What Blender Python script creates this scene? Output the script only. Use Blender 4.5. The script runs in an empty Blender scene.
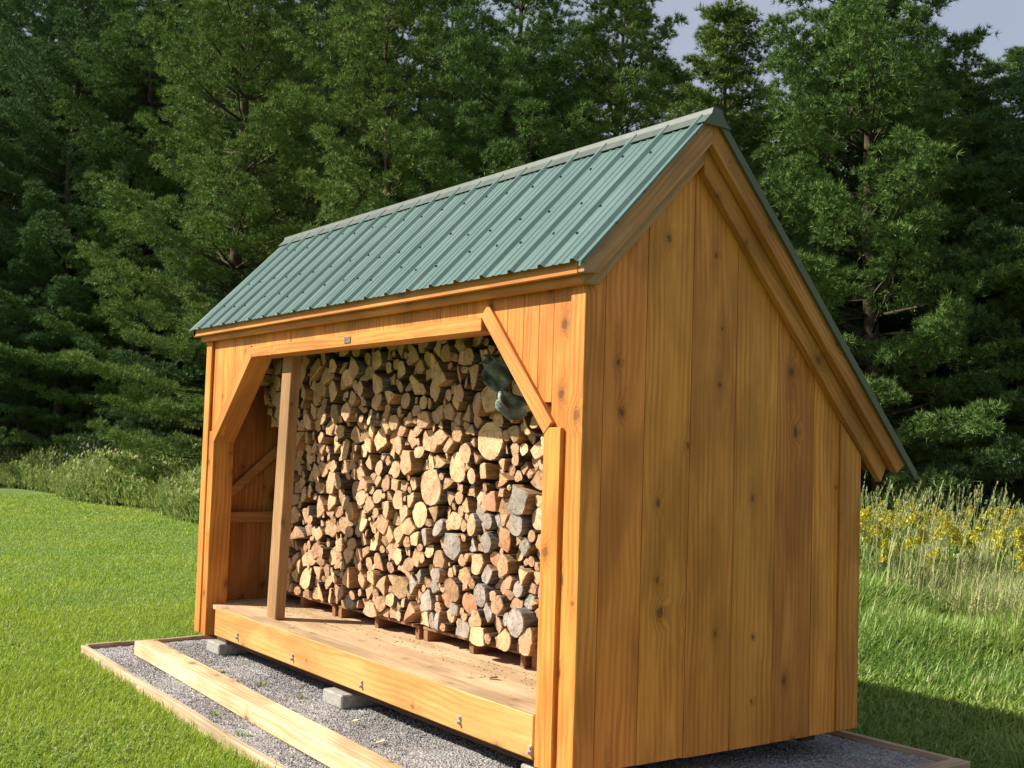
import bpy, bmesh, math, random
import numpy as np
from mathutils import Vector, Matrix
R = math.radians
S = bpy.context.scene
COL = S.collection

# ------------------------------------------------------------ camera, sky, sun, exposure
cam_d = bpy.data.cameras.new('camera')
cam = bpy.data.objects.new('camera', cam_d); COL.objects.link(cam); S.camera = cam
cam_d.sensor_width = 36.0; cam_d.lens = 41.245
cam_d.clip_start = 0.05; cam_d.clip_end = 2000
_f = Vector((-0.81383353, 0.57841985, 0.05572663))
_r = Vector((0.58046604, 0.8136731, 0.03154785))
_u = Vector((0.02709536, -0.05802212, 0.99794753))
cam.matrix_world = Matrix(((_r.x, _u.x, -_f.x, 3.9278), (_r.y, _u.y, -_f.y, -3.1812),
                           (_r.z, _u.z, -_f.z, 1.3666), (0, 0, 0, 1)))
SUN = Vector((0.85, 1.04, -1.0)).normalized()          # the way the light travels
sd = bpy.data.lights.new('sun', 'SUN'); sd.energy = 5.0; sd.angle = R(0.5); sd.color = (1.0, 0.91, 0.77)
so = bpy.data.objects.new('sun', sd); COL.objects.link(so)
so.rotation_euler = SUN.to_track_quat('-Z', 'Y').to_euler(); so.location = (-20, -20, 25)
W = bpy.data.worlds.new('World'); S.world = W; W.use_nodes = True
wt = W.node_tree; wt.nodes.clear()
wo = wt.nodes.new('ShaderNodeOutputWorld'); wb = wt.nodes.new('ShaderNodeBackground')
sky = wt.nodes.new('ShaderNodeTexSky'); sky.sky_type = 'NISHITA'; sky.sun_disc = False
sky.sun_elevation = math.asin(-SUN.z); sky.sun_rotation = math.atan2(-SUN.x, -SUN.y)
sky.air_density = 1.0; sky.dust_density = 2.0
wc = wt.nodes.new('ShaderNodeTexCoord'); wn = wt.nodes.new('ShaderNodeTexNoise')
wn.inputs['Scale'].default_value = 2.2; wn.inputs['Detail'].default_value = 6
wr = wt.nodes.new('ShaderNodeValToRGB'); wr.color_ramp.elements[0].position = 0.25; wr.color_ramp.elements[1].position = 0.7
wr.color_ramp.elements[0].color = (.45, .45, .45, 1); wr.color_ramp.elements[1].color = (.9, .9, .9, 1)
wm = wt.nodes.new('ShaderNodeMix'); wm.data_type = 'RGBA'
wm.inputs['B'].default_value = (3.4, 3.5, 4.1, 1)      # thin high cloud
wt.links.new(wc.outputs['Generated'], wn.inputs['Vector']); wt.links.new(wn.outputs['Fac'], wr.inputs['Fac'])
wt.links.new(wr.outputs['Color'], wm.inputs['Factor']); wt.links.new(sky.outputs['Color'], wm.inputs['A'])
wt.links.new(wm.outputs['Result'], wb.inputs['Color']); wb.inputs['Strength'].default_value = 0.082
wt.links.new(wb.outputs['Background'], wo.inputs['Surface'])
S.view_settings.view_transform = 'Standard'; S.view_settings.look = 'None'
S.view_settings.gamma = 1; S.view_settings.exposure = 0.9; S.view_settings.use_curve_mapping = False

# ------------------------------------------------------------ helpers
def tag(o, label=None, cat=None, group=None, kind=None):
    if label: o['label'] = label
    if cat: o['category'] = cat
    if group: o['group'] = group
    if kind: o['kind'] = kind
    return o
def empty(name, loc=(0, 0, 0), rz=0):
    o = bpy.data.objects.new(name, None); COL.objects.link(o)
    o.location = loc; o.rotation_euler = (0, 0, rz); o.empty_display_size = .2
    return o
def copy_tree(o, parent=None):
    c = o.copy(); COL.objects.link(c); c.parent = parent
    for ch in list(o.children): copy_tree(ch, c)
    return c
def arr_mesh(name, V, F, mats, mi=None, smooth=False, parent=None):
    """V (n,3), F (m,3) triangles"""
    V = np.ascontiguousarray(V, np.float32); F = np.ascontiguousarray(F, np.int32)
    me = bpy.data.meshes.new(name)
    me.vertices.add(len(V)); me.vertices.foreach_set('co', V.ravel())
    me.loops.add(F.size); me.loops.foreach_set('vertex_index', F.ravel())
    me.polygons.add(len(F)); me.polygons.foreach_set('loop_start', np.arange(0, F.size, 3, dtype=np.int32))
    for m in mats: me.materials.append(m)
    if mi is not None: me.polygons.foreach_set('material_index', np.asarray(mi, np.int32))
    me.polygons.foreach_set('use_smooth', np.full(len(F), smooth))
    me.update(calc_edges=True)
    o = bpy.data.objects.new(name, me); COL.objects.link(o); o.parent = parent
    return o
class MB:
    def __init__(s): s.v = []; s.f = []; s.m = []
    def add(s, vs, fs, mi=0):
        n = len(s.v); s.v += [tuple(v) for v in vs]; s.f += [tuple(i + n for i in f) for f in fs]; s.m += [mi] * len(fs)
        return s
    def box(s, x0, x1, y0, y1, z0, z1, mi=0):
        return s.add([(x0, y0, z0), (x1, y0, z0), (x1, y1, z0), (x0, y1, z0), (x0, y0, z1), (x1, y0, z1), (x1, y1, z1), (x0, y1, z1)],
              [(0, 3, 2, 1), (4, 5, 6, 7), (0, 1, 5, 4), (1, 2, 6, 5), (2, 3, 7, 6), (3, 0, 4, 7)], mi)
    def prism(s, poly, axis, a, b, mi=0):
        """poly: 2-D points; axis 0: (y,z) along x; 1: (x,z) along y; 2: (x,y) along z"""
        def P(p, t): return ((t, p[0], p[1]), (p[0], t, p[1]), (p[0], p[1], t))[axis]
        n = len(poly); vs = [P(p, a) for p in poly] + [P(p, b) for p in poly]
        fs = [tuple(range(n)), tuple(range(2 * n - 1, n - 1, -1))] + [(i, i + n, (i + 1) % n + n, (i + 1) % n) for i in range(n)]
        return s.add(vs, fs, mi)
    def tube(s, pts, rad, n=8, mi=0):
        pts = [Vector(p) for p in pts]; rings = []
        for i, p in enumerate(pts):
            d = (pts[min(i + 1, len(pts) - 1)] - pts[max(i - 1, 0)]).normalized()
            a = d.orthogonal().normalized() if abs(d.z) < .9 else Vector((1, 0, 0)); b = d.cross(a).normalized(); a = b.cross(d)
            r = float(rad[i]) if hasattr(rad, '__len__') else rad
            rings.append([p + r * (math.cos(2 * math.pi * k / n) * a + math.sin(2 * math.pi * k / n) * b) for k in range(n)])
        vs = [v for r in rings for v in r]; fs = []
        for i in range(len(pts) - 1):
            for k in range(n): fs.append((i * n + k, i * n + (k + 1) % n, (i + 1) * n + (k + 1) % n, (i + 1) * n + k))
        fs.append(tuple(range(n))[::-1]); fs.append(tuple(range((len(pts) - 1) * n, len(pts) * n)))
        return s.add(vs, fs, mi)
    def build(s, name, mats, parent=None, bevel=0, smooth=False):
        me = bpy.data.meshes.new(name); me.from_pydata(s.v, [], s.f)
        if not isinstance(mats, (list, tuple)): mats = [mats]
        for m in mats: me.materials.append(m)
        me.polygons.foreach_set('material_index', s.m)
        bm = bmesh.new(); bm.from_mesh(me); bmesh.ops.recalc_face_normals(bm, faces=bm.faces); bm.to_mesh(me); bm.free()
        if smooth: me.polygons.foreach_set('use_smooth', [True] * len(me.polygons))
        me.update()
        o = bpy.data.objects.new(name, me); COL.objects.link(o); o.parent = parent
        if bevel:
            b = o.modifiers.new('bevel', 'BEVEL'); b.width = bevel; b.segments = 1; b.limit_method = 'ANGLE'
        return o

# ------------------------------------------------------------ materials
def newmat(name):
    m = bpy.data.materials.new(name); m.use_nodes = True; nt = m.node_tree; nt.nodes.clear()
    out = nt.nodes.new('ShaderNodeOutputMaterial'); b = nt.nodes.new('ShaderNodeBsdfPrincipled')
    nt.links.new(b.outputs[0], out.inputs[0]); b.inputs['Roughness'].default_value = .7
    return m, nt, b
class NT:
    """tiny node helper"""
    def __init__(s, nt): s.nt = nt
    def n(s, t, **kw):
        x = s.nt.nodes.new(t)
        for k, v in kw.items(): setattr(x, k, v)
        return x
    def put(s, sock, v):
        if hasattr(v, 'is_output') or hasattr(v, 'links'): s.nt.links.new(v, sock)
        else: sock.default_value = v
    def math(s, op, a, b=0.0, c=0.0):
        x = s.n('ShaderNodeMath', operation=op)
        s.put(x.inputs[0], a); s.put(x.inputs[1], b); s.put(x.inputs[2], c)
        return x.outputs[0]
    def mix(s, f, a, b, mode='MIX'):
        x = s.n('ShaderNodeMix', data_type='RGBA', blend_type=mode)
        s.put(x.inputs['Factor'], f); s.put(x.inputs['A'], a if not isinstance(a, tuple) else (*a[:3], 1)); s.put(x.inputs['B'], b if not isinstance(b, tuple) else (*b[:3], 1))
        return x.outputs['Result']
    def noise(s, vec, scale, detail=4, dist=0, rough=.5, dim='3D'):
        x = s.n('ShaderNodeTexNoise', noise_dimensions=dim)
        if vec is not None: s.nt.links.new(vec, x.inputs['Vector'])
        x.inputs['Scale'].default_value = scale; x.inputs['Detail'].default_value = detail
        x.inputs['Distortion'].default_value = dist; x.inputs['Roughness'].default_value = rough
        return x.outputs['Fac']
    def comb(s, x, y, z=0.0):
        c = s.n('ShaderNodeCombineXYZ'); s.put(c.inputs[0], x); s.put(c.inputs[1], y); s.put(c.inputs[2], z); return c.outputs[0]
    def ramp(s, f, lo, hi, a=0.0, b=1.0):
        x = s.n('ShaderNodeMapRange', interpolation_type='SMOOTHSTEP'); s.put(x.inputs[0], f)
        for i, v in zip((1, 2, 3, 4), (lo, hi, a, b)): x.inputs[i].default_value = v
        return x.outputs[0]
    def bump(s, b, h, strength=.3, dist=.01):
        x = s.n('ShaderNodeBump'); x.inputs['Strength'].default_value = strength; x.inputs['Distance'].default_value = dist
        s.nt.links.new(h, x.inputs['Height']); s.nt.links.new(x.outputs[0], b.inputs['Normal'])

def wood(name, base, dark, axis='z', knots=1.0, rough=.55, weather=None, var=.35, knotcol=None, grainc=1.0):
    """board wood: grain runs along the axis; every board (mesh island) gets its own piece of it"""
    m, nt, b = newmat(name); N = NT(nt)
    tc = N.n('ShaderNodeTexCoord').outputs['Object']
    sp = N.n('ShaderNodeSeparateXYZ'); nt.links.new(tc, sp.inputs[0])
    X, Y, Z = sp.outputs
    if axis == 'z': al, ac = Z, N.math('ADD', X, Y)
    elif len(axis) == 3:
        A_ = X if axis[0] == 'x' else Y; O_ = Y if axis[0] == 'x' else X; sg = 1 if axis[2] == '+' else -1
        al = N.math('MULTIPLY', N.math('ADD', A_, N.math('MULTIPLY', Z, sg)), .707)
        ac = N.math('ADD', N.math('MULTIPLY', N.math('SUBTRACT', Z, N.math('MULTIPLY', A_, sg)), .707), O_)
    elif axis == 'x': al, ac = X, N.math('ADD', Y, Z)
    else: al, ac = Y, N.math('ADD', X, Z)
    rnd = N.n('ShaderNodeNewGeometry').outputs['Random Per Island']
    off = N.math('MULTIPLY', rnd, 37.0)
    al2 = N.math('ADD', al, off); ac2 = N.math('ADD', ac, N.math('MULTIPLY', rnd, 13.7))
    p2 = N.comb(ac2, al2)
    # knots
    kv = N.n('ShaderNodeTexVoronoi', voronoi_dimensions='2D', feature='F1'); nt.links.new(N.comb(ac2, N.math('MULTIPLY', al2, .8)), kv.inputs['Vector'])
    kv.inputs['Scale'].default_value = 4.2
    kp = N.n('ShaderNodeSeparateXYZ'); nt.links.new(kv.outputs['Position'], kp.inputs[0])
    kdx = N.math('SUBTRACT', N.math('MULTIPLY', ac2, 4.2), N.math('MULTIPLY', kp.outputs[0], 4.2)); kdz = N.math('SUBTRACT', N.math('MULTIPLY', al2, 3.36), N.math('MULTIPLY', kp.outputs[1], 4.2))
    ksd = N.math('SQRT', N.math('ADD', N.math('POWER', kdx, 2), N.math('POWER', N.math('MULTIPLY', kdz, .28), 2)))
    kr = N.n('ShaderNodeSeparateColor'); nt.links.new(kv.outputs['Color'], kr.inputs[0])
    sel = N.math('LESS_THAN', kr.outputs[0], .52)
    ksz = N.math('MULTIPLY_ADD', N.math('POWER', kr.outputs[1], 1.5), .075, .035)
    kd = N.math('ADD', kv.outputs['Distance'], N.math('MULTIPLY', N.math('SUBTRACT', N.noise(p2, 45, 4), .5), .10))
    kq = N.math('DIVIDE', kd, ksz)
    kcore = N.math('MULTIPLY', N.ramp(kq, .70, 1.05, 1, 0), sel)
    khalo = N.math('MULTIPLY', N.ramp(kq, 1.0, 3.6, 1, 0), sel)
    kstain = N.math('MULTIPLY', N.ramp(N.math('ADD', ksd, N.math('MULTIPLY', N.math('SUBTRACT', N.noise(p2, 14, 4), .5), .22)), .02, .20, 1, 0), N.math('LESS_THAN', kr.outputs[0], .40))
    # grain
    warp = N.math('MULTIPLY', khalo, .045)
    acw = N.math('ADD', ac2, N.math('ADD', warp, N.math('MULTIPLY', N.noise(N.comb(N.math('MULTIPLY', ac2, 2.0), N.math('MULTIPLY', al2, .7)), 1.6, 3), .10)))
    rings = N.math('SINE', N.math('MULTIPLY', N.math('ADD', acw, N.math('MULTIPLY', N.noise(N.comb(N.math('MULTIPLY', ac2, 7.0), N.math('MULTIPLY', al2, .5)), 1.0, 2), .07)), 190.0))
    ringm = N.math('MULTIPLY', N.math('MULTIPLY_ADD', rings, .5, .5), N.ramp(N.noise(N.comb(N.math('MULTIPLY', ac2, 6.0), N.math('MULTIPLY', al2, .8)), 1.0, 3), .35, .65, .25, 1.2))
    g1 = N.noise(N.comb(N.math('MULTIPLY', acw, 55), N.math('MULTIPLY', al2, 1.6)), 1.0, 5, .2, .6)
    g2 = N.noise(N.comb(N.math('MULTIPLY', acw, 9), N.math('MULTIPLY', al2, .9)), 1.0, 4, .6, .6)
    fine = N.noise(N.comb(N.math('MULTIPLY', ac2, 130), N.math('MULTIPLY', al2, 3.0)), 1.0, 2)
    t = N.math('ADD', N.math('MULTIPLY', g1, .45), N.math('ADD', N.math('MULTIPLY', g2, .55), N.math('MULTIPLY', ringm, .20)))
    t = N.ramp(t, .38, .80)
    t = N.math('MULTIPLY', t, grainc)
    c = N.mix(t, base, dark)
    c = N.mix(N.math('MULTIPLY', N.ramp(fine, .5, .72), .34), c, dark)
    blotch = N.noise(N.comb(N.math('MULTIPLY', ac2, 3.0), N.math('MULTIPLY', al2, 1.1)), 1.3, 3, .3)
    c = N.mix(N.ramp(blotch, .40, .70, 0, .60), c, tuple(x * .62 for x in dark))
    pale = N.noise(N.comb(N.math('MULTIPLY', ac2, 5.0), N.math('MULTIPLY', al2, .9)), 1.7, 4, .5)
    c = N.mix(N.ramp(pale, .56, .76, 0, .35), c, tuple(min(1, x * 1.25 + .03) for x in base))
    if knots:
        kc = knotcol or tuple(x * .22 + .006 for x in dark)
        c = N.mix(N.math('MULTIPLY', kstain, .42 * knots), c, tuple(x * .62 for x in dark))
        c = N.mix(N.math('MULTIPLY', khalo, .26 * knots), c, tuple(x * .6 for x in dark))
        kring = N.math('MULTIPLY', N.math('MULTIPLY', N.ramp(kq, 1.05, 1.2, 0, 1), N.ramp(kq, 1.2, 1.45, 1, 0)), sel)
        c = N.mix(N.math('MULTIPLY', kcore, .80 * knots), c, kc)
        c = N.mix(N.math('MULTIPLY', kring, .55 * knots), c, tuple(x * .35 for x in dark))
    if weather:
        wn_ = N.noise(N.comb(N.math('MULTIPLY', ac2, 14), N.math('MULTIPLY', al2, 1.2)), 1.0, 5, .3)
        c = N.mix(N.ramp(wn_, .45, .75, 0, .75), c, weather)
    hv = N.n('ShaderNodeHueSaturation'); nt.links.new(c, hv.inputs['Color'])
    nt.links.new(N.math('MULTIPLY_ADD', rnd, var, 1 - var / 2), hv.inputs['Value'])
    rr = N.math('FRACT', N.math('MULTIPLY', rnd, 91.7))
    nt.links.new(N.math('MULTIPLY_ADD', rr, .012, .492), hv.inputs['Hue'])
    nt.links.new(hv.outputs[0], b.inputs['Base Color'])
    b.inputs['Roughness'].default_value = rough; b.inputs['Specular IOR Level'].default_value = .3
    h = N.math('ADD', g1, N.math('MULTIPLY', fine, .6))
    N.bump(b, h, .35, .004)
    return m

CED, CEDD = (.74, .295, .054), (.50, .170, .026)
M = {}
M['wall_v'] = wood('stained_pine_upright', CED, CEDD, 'z', 1.0, var=.26)
M['trim_v'] = wood('stained_trim_upright', (.62, .287, .055), (.43, .162, .026), 'z', .8, var=.2)
M['trim_x'] = wood('stained_trim_lengthwise', (.62, .287, .055), (.43, .162, .026), 'x', .6, var=.2)
M['trim_y'] = wood('stained_trim_crosswise', (.50, .23, .062), (.34, .14, .03), 'y', .8, var=.25, weather=None)
M['rake'] = wood('weathered_rake', (.50, .25, .10), (.33, .155, .052), 'yz+', .6, var=.25, weather=(.33, .22, .14))
M['rake_rear'] = wood('stained_rake_rear', (.52, .235, .058), (.35, .14, .028), 'yz-', .8, var=.25)
M['beam'] = wood('pale_sill_beam', (.64, .38, .13), (.50, .25, .065), 'x', .7, var=.1)
M['deck'] = wood('rough_deck', (.60, .44, .27), (.40, .265, .145), 'x', .5, var=.18, rough=.85)
M['post'] = wood('rough_post', (.40, .25, .115), (.28, .16, .065), 'z', .6, var=.1, rough=.8)
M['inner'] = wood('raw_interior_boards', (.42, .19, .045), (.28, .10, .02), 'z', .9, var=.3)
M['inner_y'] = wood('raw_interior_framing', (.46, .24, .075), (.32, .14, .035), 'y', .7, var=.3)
M['lumber'] = wood('pale_treated_lumber', (.74, .585, .36), (.54, .37, .18), 'x', 1.0, var=.08, rough=.75)
M['edge_x'] = wood('weathered_edging_lengthwise', (.55, .44, .29), (.36, .26, .15), 'x', .5, var=.2, weather=(.33, .27, .2), rough=.85)
M['edge_y'] = wood('weathered_edging_crosswise', (.50, .40, .27), (.30, .21, .12), 'y', .5, var=.2, weather=(.30, .25, .19), rough=.85)
M['pallet'] = wood('pallet_wood', (.33, .18, .085), (.19, .09, .04), 'y', .4, var=.4, rough=.85)
M['skid'] = wood('dark_skid', (.10, .06, .03), (.06, .035, .02), 'x', .3, var=.1, rough=.9)

def flat(name, col, rough=.6, metal=0, spec=.5, nz=0, nscale=20, bump=0, col2=None):
    m, nt, b = newmat(name); N = NT(nt)
    b.inputs['Roughness'].default_value = rough; b.inputs['Metallic'].default_value = metal; b.inputs['Specular IOR Level'].default_value = spec
    if nz or col2:
        tc = N.n('ShaderNodeTexCoord').outputs['Object']; n = N.noise(tc, nscale, 6)
        c = N.mix(N.ramp(n, .35, .7), col, col2 or tuple(x * (1 - nz) for x in col)); nt.links.new(c, b.inputs['Base Color'])
        if bump: N.bump(b, n, bump, .01)
    else: b.inputs['Base Color'].default_value = (*col, 1)
    return m
def metal_roof(name, col, col2, rough=.33):
    m, nt, b = newmat(name); N = NT(nt)
    tc = N.n('ShaderNodeTexCoord').outputs['Object']
    mp = N.n('ShaderNodeMapping'); nt.links.new(tc, mp.inputs[0]); mp.inputs['Scale'].default_value = (9, 1.2, 1.2)
    n = N.noise(mp.outputs[0], 1.5, 5, .4); n2 = N.noise(tc, 40, 4)
    c = N.mix(N.ramp(n, .35, .75), col, col2)
    c = N.mix(N.ramp(n2, .62, .8, 0, .25), c, (.30, .36, .32))
    nt.links.new(c, b.inputs['Base Color'])
    nt.links.new(N.math('MULTIPLY_ADD', n, .25, rough - .08), b.inputs['Roughness'])
    b.inputs['Specular IOR Level'].default_value = .28
    N.bump(b, N.noise(tc, 5, 2), .16, .03)
    return m
M['roof'] = metal_roof('green_painted_steel', (.085, .145, .136), (.11, .176, .166))
M['cap'] = metal_roof('pale_green_ridge_steel', (.07, .092, .082), (.095, .115, .10), .45)
M['drip'] = flat('olive_edge_trim', (.075, .085, .05), .5)
M['screw'] = flat('dark_screw', (.05, .085, .075), .5, .3)
M['zinc'] = flat('galvanised_steel', (.50, .50, .50), .5, .4, .5, .25, 60)
M['plate'] = flat('grey_metal_plate', (.20, .20, .21), .45, .5, .5, .3, 50)
M['concrete'] = flat('concrete', (.36, .35, .32), .9, 0, .2, .28, 35, .4)
M['tarp'] = flat('grey_green_tarp', (.07, .12, .085), .85, 0, .15, 0, 13, .1, (.34, .40, .35))
M['chip'] = flat('bark_chip_brown', (.16, .09, .045), .9, 0, .2, .4, 40)
M['chip_pale'] = flat('pale_wood_chip', (.66, .55, .40), .8, 0, .2, .2, 40)

def gravel_mat():
    m, nt, b = newmat('grey_crushed_gravel'); N = NT(nt)
    tc = N.n('ShaderNodeTexCoord').outputs['Object']
    v = N.n('ShaderNodeTexVoronoi'); nt.links.new(tc, v.inputs['Vector']); v.inputs['Scale'].default_value = 70
    s = N.n('ShaderNodeSeparateColor'); nt.links.new(v.outputs['Color'], s.inputs[0])
    c = N.mix(s.outputs[0], (.19, .19, .20), (.44, .43, .43))
    n = N.noise(tc, 2.2, 5); c = N.mix(N.ramp(n, .45, .7, 0, .45), c, (.17, .15, .13))
    nt.links.new(c, b.inputs['Base Color']); b.inputs['Roughness'].default_value = .9
    N.bump(b, N.math('ADD', v.outputs['Distance'], N.noise(tc, 130, 3)), .9, .012)
    return m
M['gravel'] = gravel_mat()
def pebble_mat():
    m, nt, b = newmat('gravel_stone'); N = NT(nt)
    rnd = N.n('ShaderNodeNewGeometry').outputs['Random Per Island']
    c = N.mix(rnd, (.20, .20, .205), (.36, .355, .35)); nt.links.new(c, b.inputs['Base Color']); b.inputs['Roughness'].default_value = .9
    return m
M['pebble'] = pebble_mat()
def ground_mat():
    m, nt, b = newmat('lawn_soil_and_thatch'); N = NT(nt)
    tc = N.n('ShaderNodeTexCoord').outputs['Object']
    n = N.noise(tc, .7, 6, .3); n2 = N.noise(tc, 9, 5)
    c = N.mix(N.ramp(n, .35, .7), (.09, .17, .02), (.125, .215, .028)); c = N.mix(N.ramp(n2, .45, .75, 0, .5), c, (.05, .06, .02))
    nt.links.new(c, b.inputs['Base Color']); b.inputs['Roughness'].default_value = .95
    N.bump(b, N.noise(tc, 60, 4), .8, .03)
    return m
M['ground'] = ground_mat()
M['forest_floor'] = flat('needle_litter', (.05, .035, .02), .95, 0, .1, .5, 8, .5)
def leaf_mat(name, stops, trans=.3, rough=.6, spec=.25, big=0):
    """stops: colours picked per blade or leaf; big>0 adds drifts of the last colour over the ground"""
    m, nt, b = newmat(name); N = NT(nt)
    rnd = N.n('ShaderNodeNewGeometry').outputs['Random Per Island']
    r = N.n('ShaderNodeValToRGB'); r.color_ramp.interpolation = 'LINEAR'; nt.links.new(rnd, r.inputs[0])
    els = r.color_ramp.elements
    while len(els) < len(stops): els.new(.5)
    for i, (e, c) in enumerate(zip(els, stops)): e.position = i / (len(stops) - 1); e.color = (*c, 1)
    c = r.outputs[0]
    if big:
        tc = N.n('ShaderNodeTexCoord').outputs['Object']; n = N.noise(tc, big, 4)
        hv = N.n('ShaderNodeHueSaturation'); nt.links.new(c, hv.inputs['Color'])
        nt.links.new(N.ramp(n, .3, .7, .485, .508), hv.inputs['Hue']); nt.links.new(N.ramp(n, .3, .7, 1.08, .94), hv.inputs['Value'])
        c = hv.outputs[0]
    nt.links.new(c, b.inputs['Base Color']); b.inputs['Roughness'].default_value = rough; b.inputs['Specular IOR Level'].default_value = spec
    t = N.n('ShaderNodeBsdfTranslucent'); nt.links.new(c, t.inputs[0])
    mx = N.n('ShaderNodeMixShader'); mx.inputs[0].default_value = trans
    out = [x for x in nt.nodes if x.type == 'OUTPUT_MATERIAL'][0]
    nt.links.new(b.outputs[0], mx.inputs[1]); nt.links.new(t.outputs[0], mx.inputs[2]); nt.links.new(mx.outputs[0], out.inputs[0])
    return m
M['lawn'] = leaf_mat('lawn_blades', [(.18, .29, .020), (.25, .39, .027), (.32, .455, .042), (.41, .48, .11)], .35, .45, .3, .5)
M['lush'] = leaf_mat('lush_grass', [(.11, .23, .035), (.17, .31, .045), (.24, .36, .07), (.37, .41, .17)], .35, .45, .3, .8)
M['dry'] = leaf_mat('dry_meadow_grass', [(.16, .27, .06), (.27, .36, .11), (.42, .42, .20), (.56, .50, .30)], .3, .6)
M['weed'] = leaf_mat('weed_leaves', [(.17, .28, .06), (.26, .36, .09), (.34, .41, .14), (.44, .42, .22)], .3, .6)
M['shrub'] = leaf_mat('shrub_leaves', [(.03, .06, .02), (.05, .09, .03), (.08, .11, .04)], .25, .6)
M['flower'] = leaf_mat('goldenrod_bloom', [(.46, .42, .03), (.62, .56, .05), (.46, .46, .10)], .3, .7)
M['stem'] = flat('weed_stem', (.14, .16, .06), .8)
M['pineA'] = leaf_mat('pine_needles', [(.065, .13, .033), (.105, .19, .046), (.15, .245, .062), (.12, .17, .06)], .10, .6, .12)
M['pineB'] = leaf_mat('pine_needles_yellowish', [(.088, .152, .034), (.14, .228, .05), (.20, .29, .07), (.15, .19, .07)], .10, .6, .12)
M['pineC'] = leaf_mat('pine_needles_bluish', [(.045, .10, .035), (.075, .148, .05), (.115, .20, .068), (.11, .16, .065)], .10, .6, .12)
M['bark'] = flat('pine_bark', (.10, .075, .055), .95, 0, .1, .5, 9, .6)

def log_end(name, a, b_, crack=.5):
    m, nt, b = newmat(name); N = NT(nt)
    tc = N.n('ShaderNodeTexCoord').outputs['Object']
    sp = N.n('ShaderNodeSeparateXYZ'); nt.links.new(tc, sp.inputs[0])
    ln = N.math('SQRT', N.math('ADD', N.math('POWER', sp.outputs[0], 2), N.math('POWER', sp.outputs[2], 2)))
    rnd = N.n('ShaderNodeObjectInfo').outputs['Random']
    isl = N.n('ShaderNodeNewGeometry').outputs['Random Per Island']
    ro = N.comb(rnd, isl, rnd)
    ad = N.n('ShaderNodeVectorMath', operation='ADD'); nt.links.new(tc, ad.inputs[0])
    sc = N.n('ShaderNodeVectorMath', operation='SCALE'); nt.links.new(ro, sc.inputs[0]); sc.inputs['Scale'].default_value = 50; nt.links.new(sc.outputs[0], ad.inputs[1])
    v = ad.outputs[0]
    n1 = N.noise(v, 30, 5); n2 = N.noise(v, 9, 4)
    ring = N.math('SINE', N.math('MULTIPLY', N.math('ADD', ln, N.math('MULTIPLY', n1, .012)), 520.0))
    c = N.mix(N.ramp(N.math('ADD', n2, N.math('MULTIPLY', ring, .10)), .3, .7), a, b_)
    c = N.mix(N.ramp(n1, .52, .72, 0, .4), c, tuple(x * .55 for x in b_))
    ck = N.noise(v, 16, 3, 1.5); ck = N.math('ABSOLUTE', N.math('SUBTRACT', ck, .5))
    c = N.mix(N.ramp(ck, 0, .035, crack, 0), c, tuple(x * .25 for x in b_))
    hv = N.n('ShaderNodeHueSaturation'); nt.links.new(c, hv.inputs['Color'])
    nt.links.new(N.math('MULTIPLY_ADD', rnd, .4, .78), hv.inputs['Value'])
    nt.links.new(N.math('MULTIPLY_ADD', N.math('FRACT', N.math('MULTIPLY', rnd, 17.3)), .020, .483), hv.inputs['Hue'])
    nt.links.new(hv.outputs[0], b.inputs['Base Color']); b.inputs['Roughness'].default_value = .85; b.inputs['Specular IOR Level'].default_value = .15
    N.bump(b, n1, .6, .006)
    return m
M['end_pale'] = log_end('pale_sawn_end', (.69, .475, .28), (.54, .345, .18), .6)
M['end_tan'] = log_end('tan_sawn_end', (.62, .425, .245), (.47, .30, .16), .55)
M['end_red'] = log_end('reddish_sawn_end', (.60, .36, .21), (.48, .25, .125), .4)
M['end_grey'] = log_end('grey_weathered_end', (.42, .37, .32), (.28, .245, .21), .7)
def bark_mat(name, a, b_):
    m, nt, b = newmat(name); N = NT(nt)
    tc = N.n('ShaderNodeTexCoord').outputs['Object']
    mp = N.n('ShaderNodeMapping'); nt.links.new(tc, mp.inputs[0]); mp.inputs['Scale'].default_value = (1, .25, 1)
    n = N.noise(mp.outputs[0], 60, 5, .5); c = N.mix(N.ramp(n, .35, .65), a, b_); nt.links.new(c, b.inputs['Base Color'])
    b.inputs['Roughness'].default_value = .95; b.inputs['Specular IOR Level'].default_value = .1; N.bump(b, n, .8, .01)
    return m
M['bark_log'] = bark_mat('log_bark', (.055, .038, .026), (.15, .11, .08))
M['bark_grey'] = bark_mat('grey_log_bark', (.12, .11, .10), (.26, .24, .22))
M['split'] = bark_mat('split_log_face', (.40, .25, .13), (.27, .155, .075))

# ------------------------------------------------------------ the ground
rng = np.random.default_rng(7); random.seed(7)
def sstep(a, b, x): t = np.clip((x - a) / (b - a), 0, 1); return t * t * (3 - 2 * t)
def gz(x, y):
    x = np.asarray(x, float); y = np.asarray(y, float)
    z = -.175 - .10 * sstep(.3, 3.5, y) * sstep(-5, -1, x) - .04 * sstep(-1, 3, y)
    far = sstep(6, 14, np.hypot(x + 2, y - 1))
    return z + .06 * far * (np.sin(x * .31 + 1) * np.cos(y * .27)) + .012 * np.sin(x * 2.1) * np.sin(y * 1.7 + 1)
xs = np.concatenate([np.linspace(-260, -48, 14), np.linspace(-45, 12, 150), np.linspace(16, 200, 10)])
ys = np.concatenate([np.linspace(-200, -22, 10), np.linspace(-19, 40, 150), np.linspace(44, 260, 12)])
GX, GY = np.meshgrid(xs, ys, indexing='ij'); GZ = gz(GX, GY)
GV = np.stack([GX, GY, GZ], -1).reshape(-1, 3); ny = len(ys)
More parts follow.
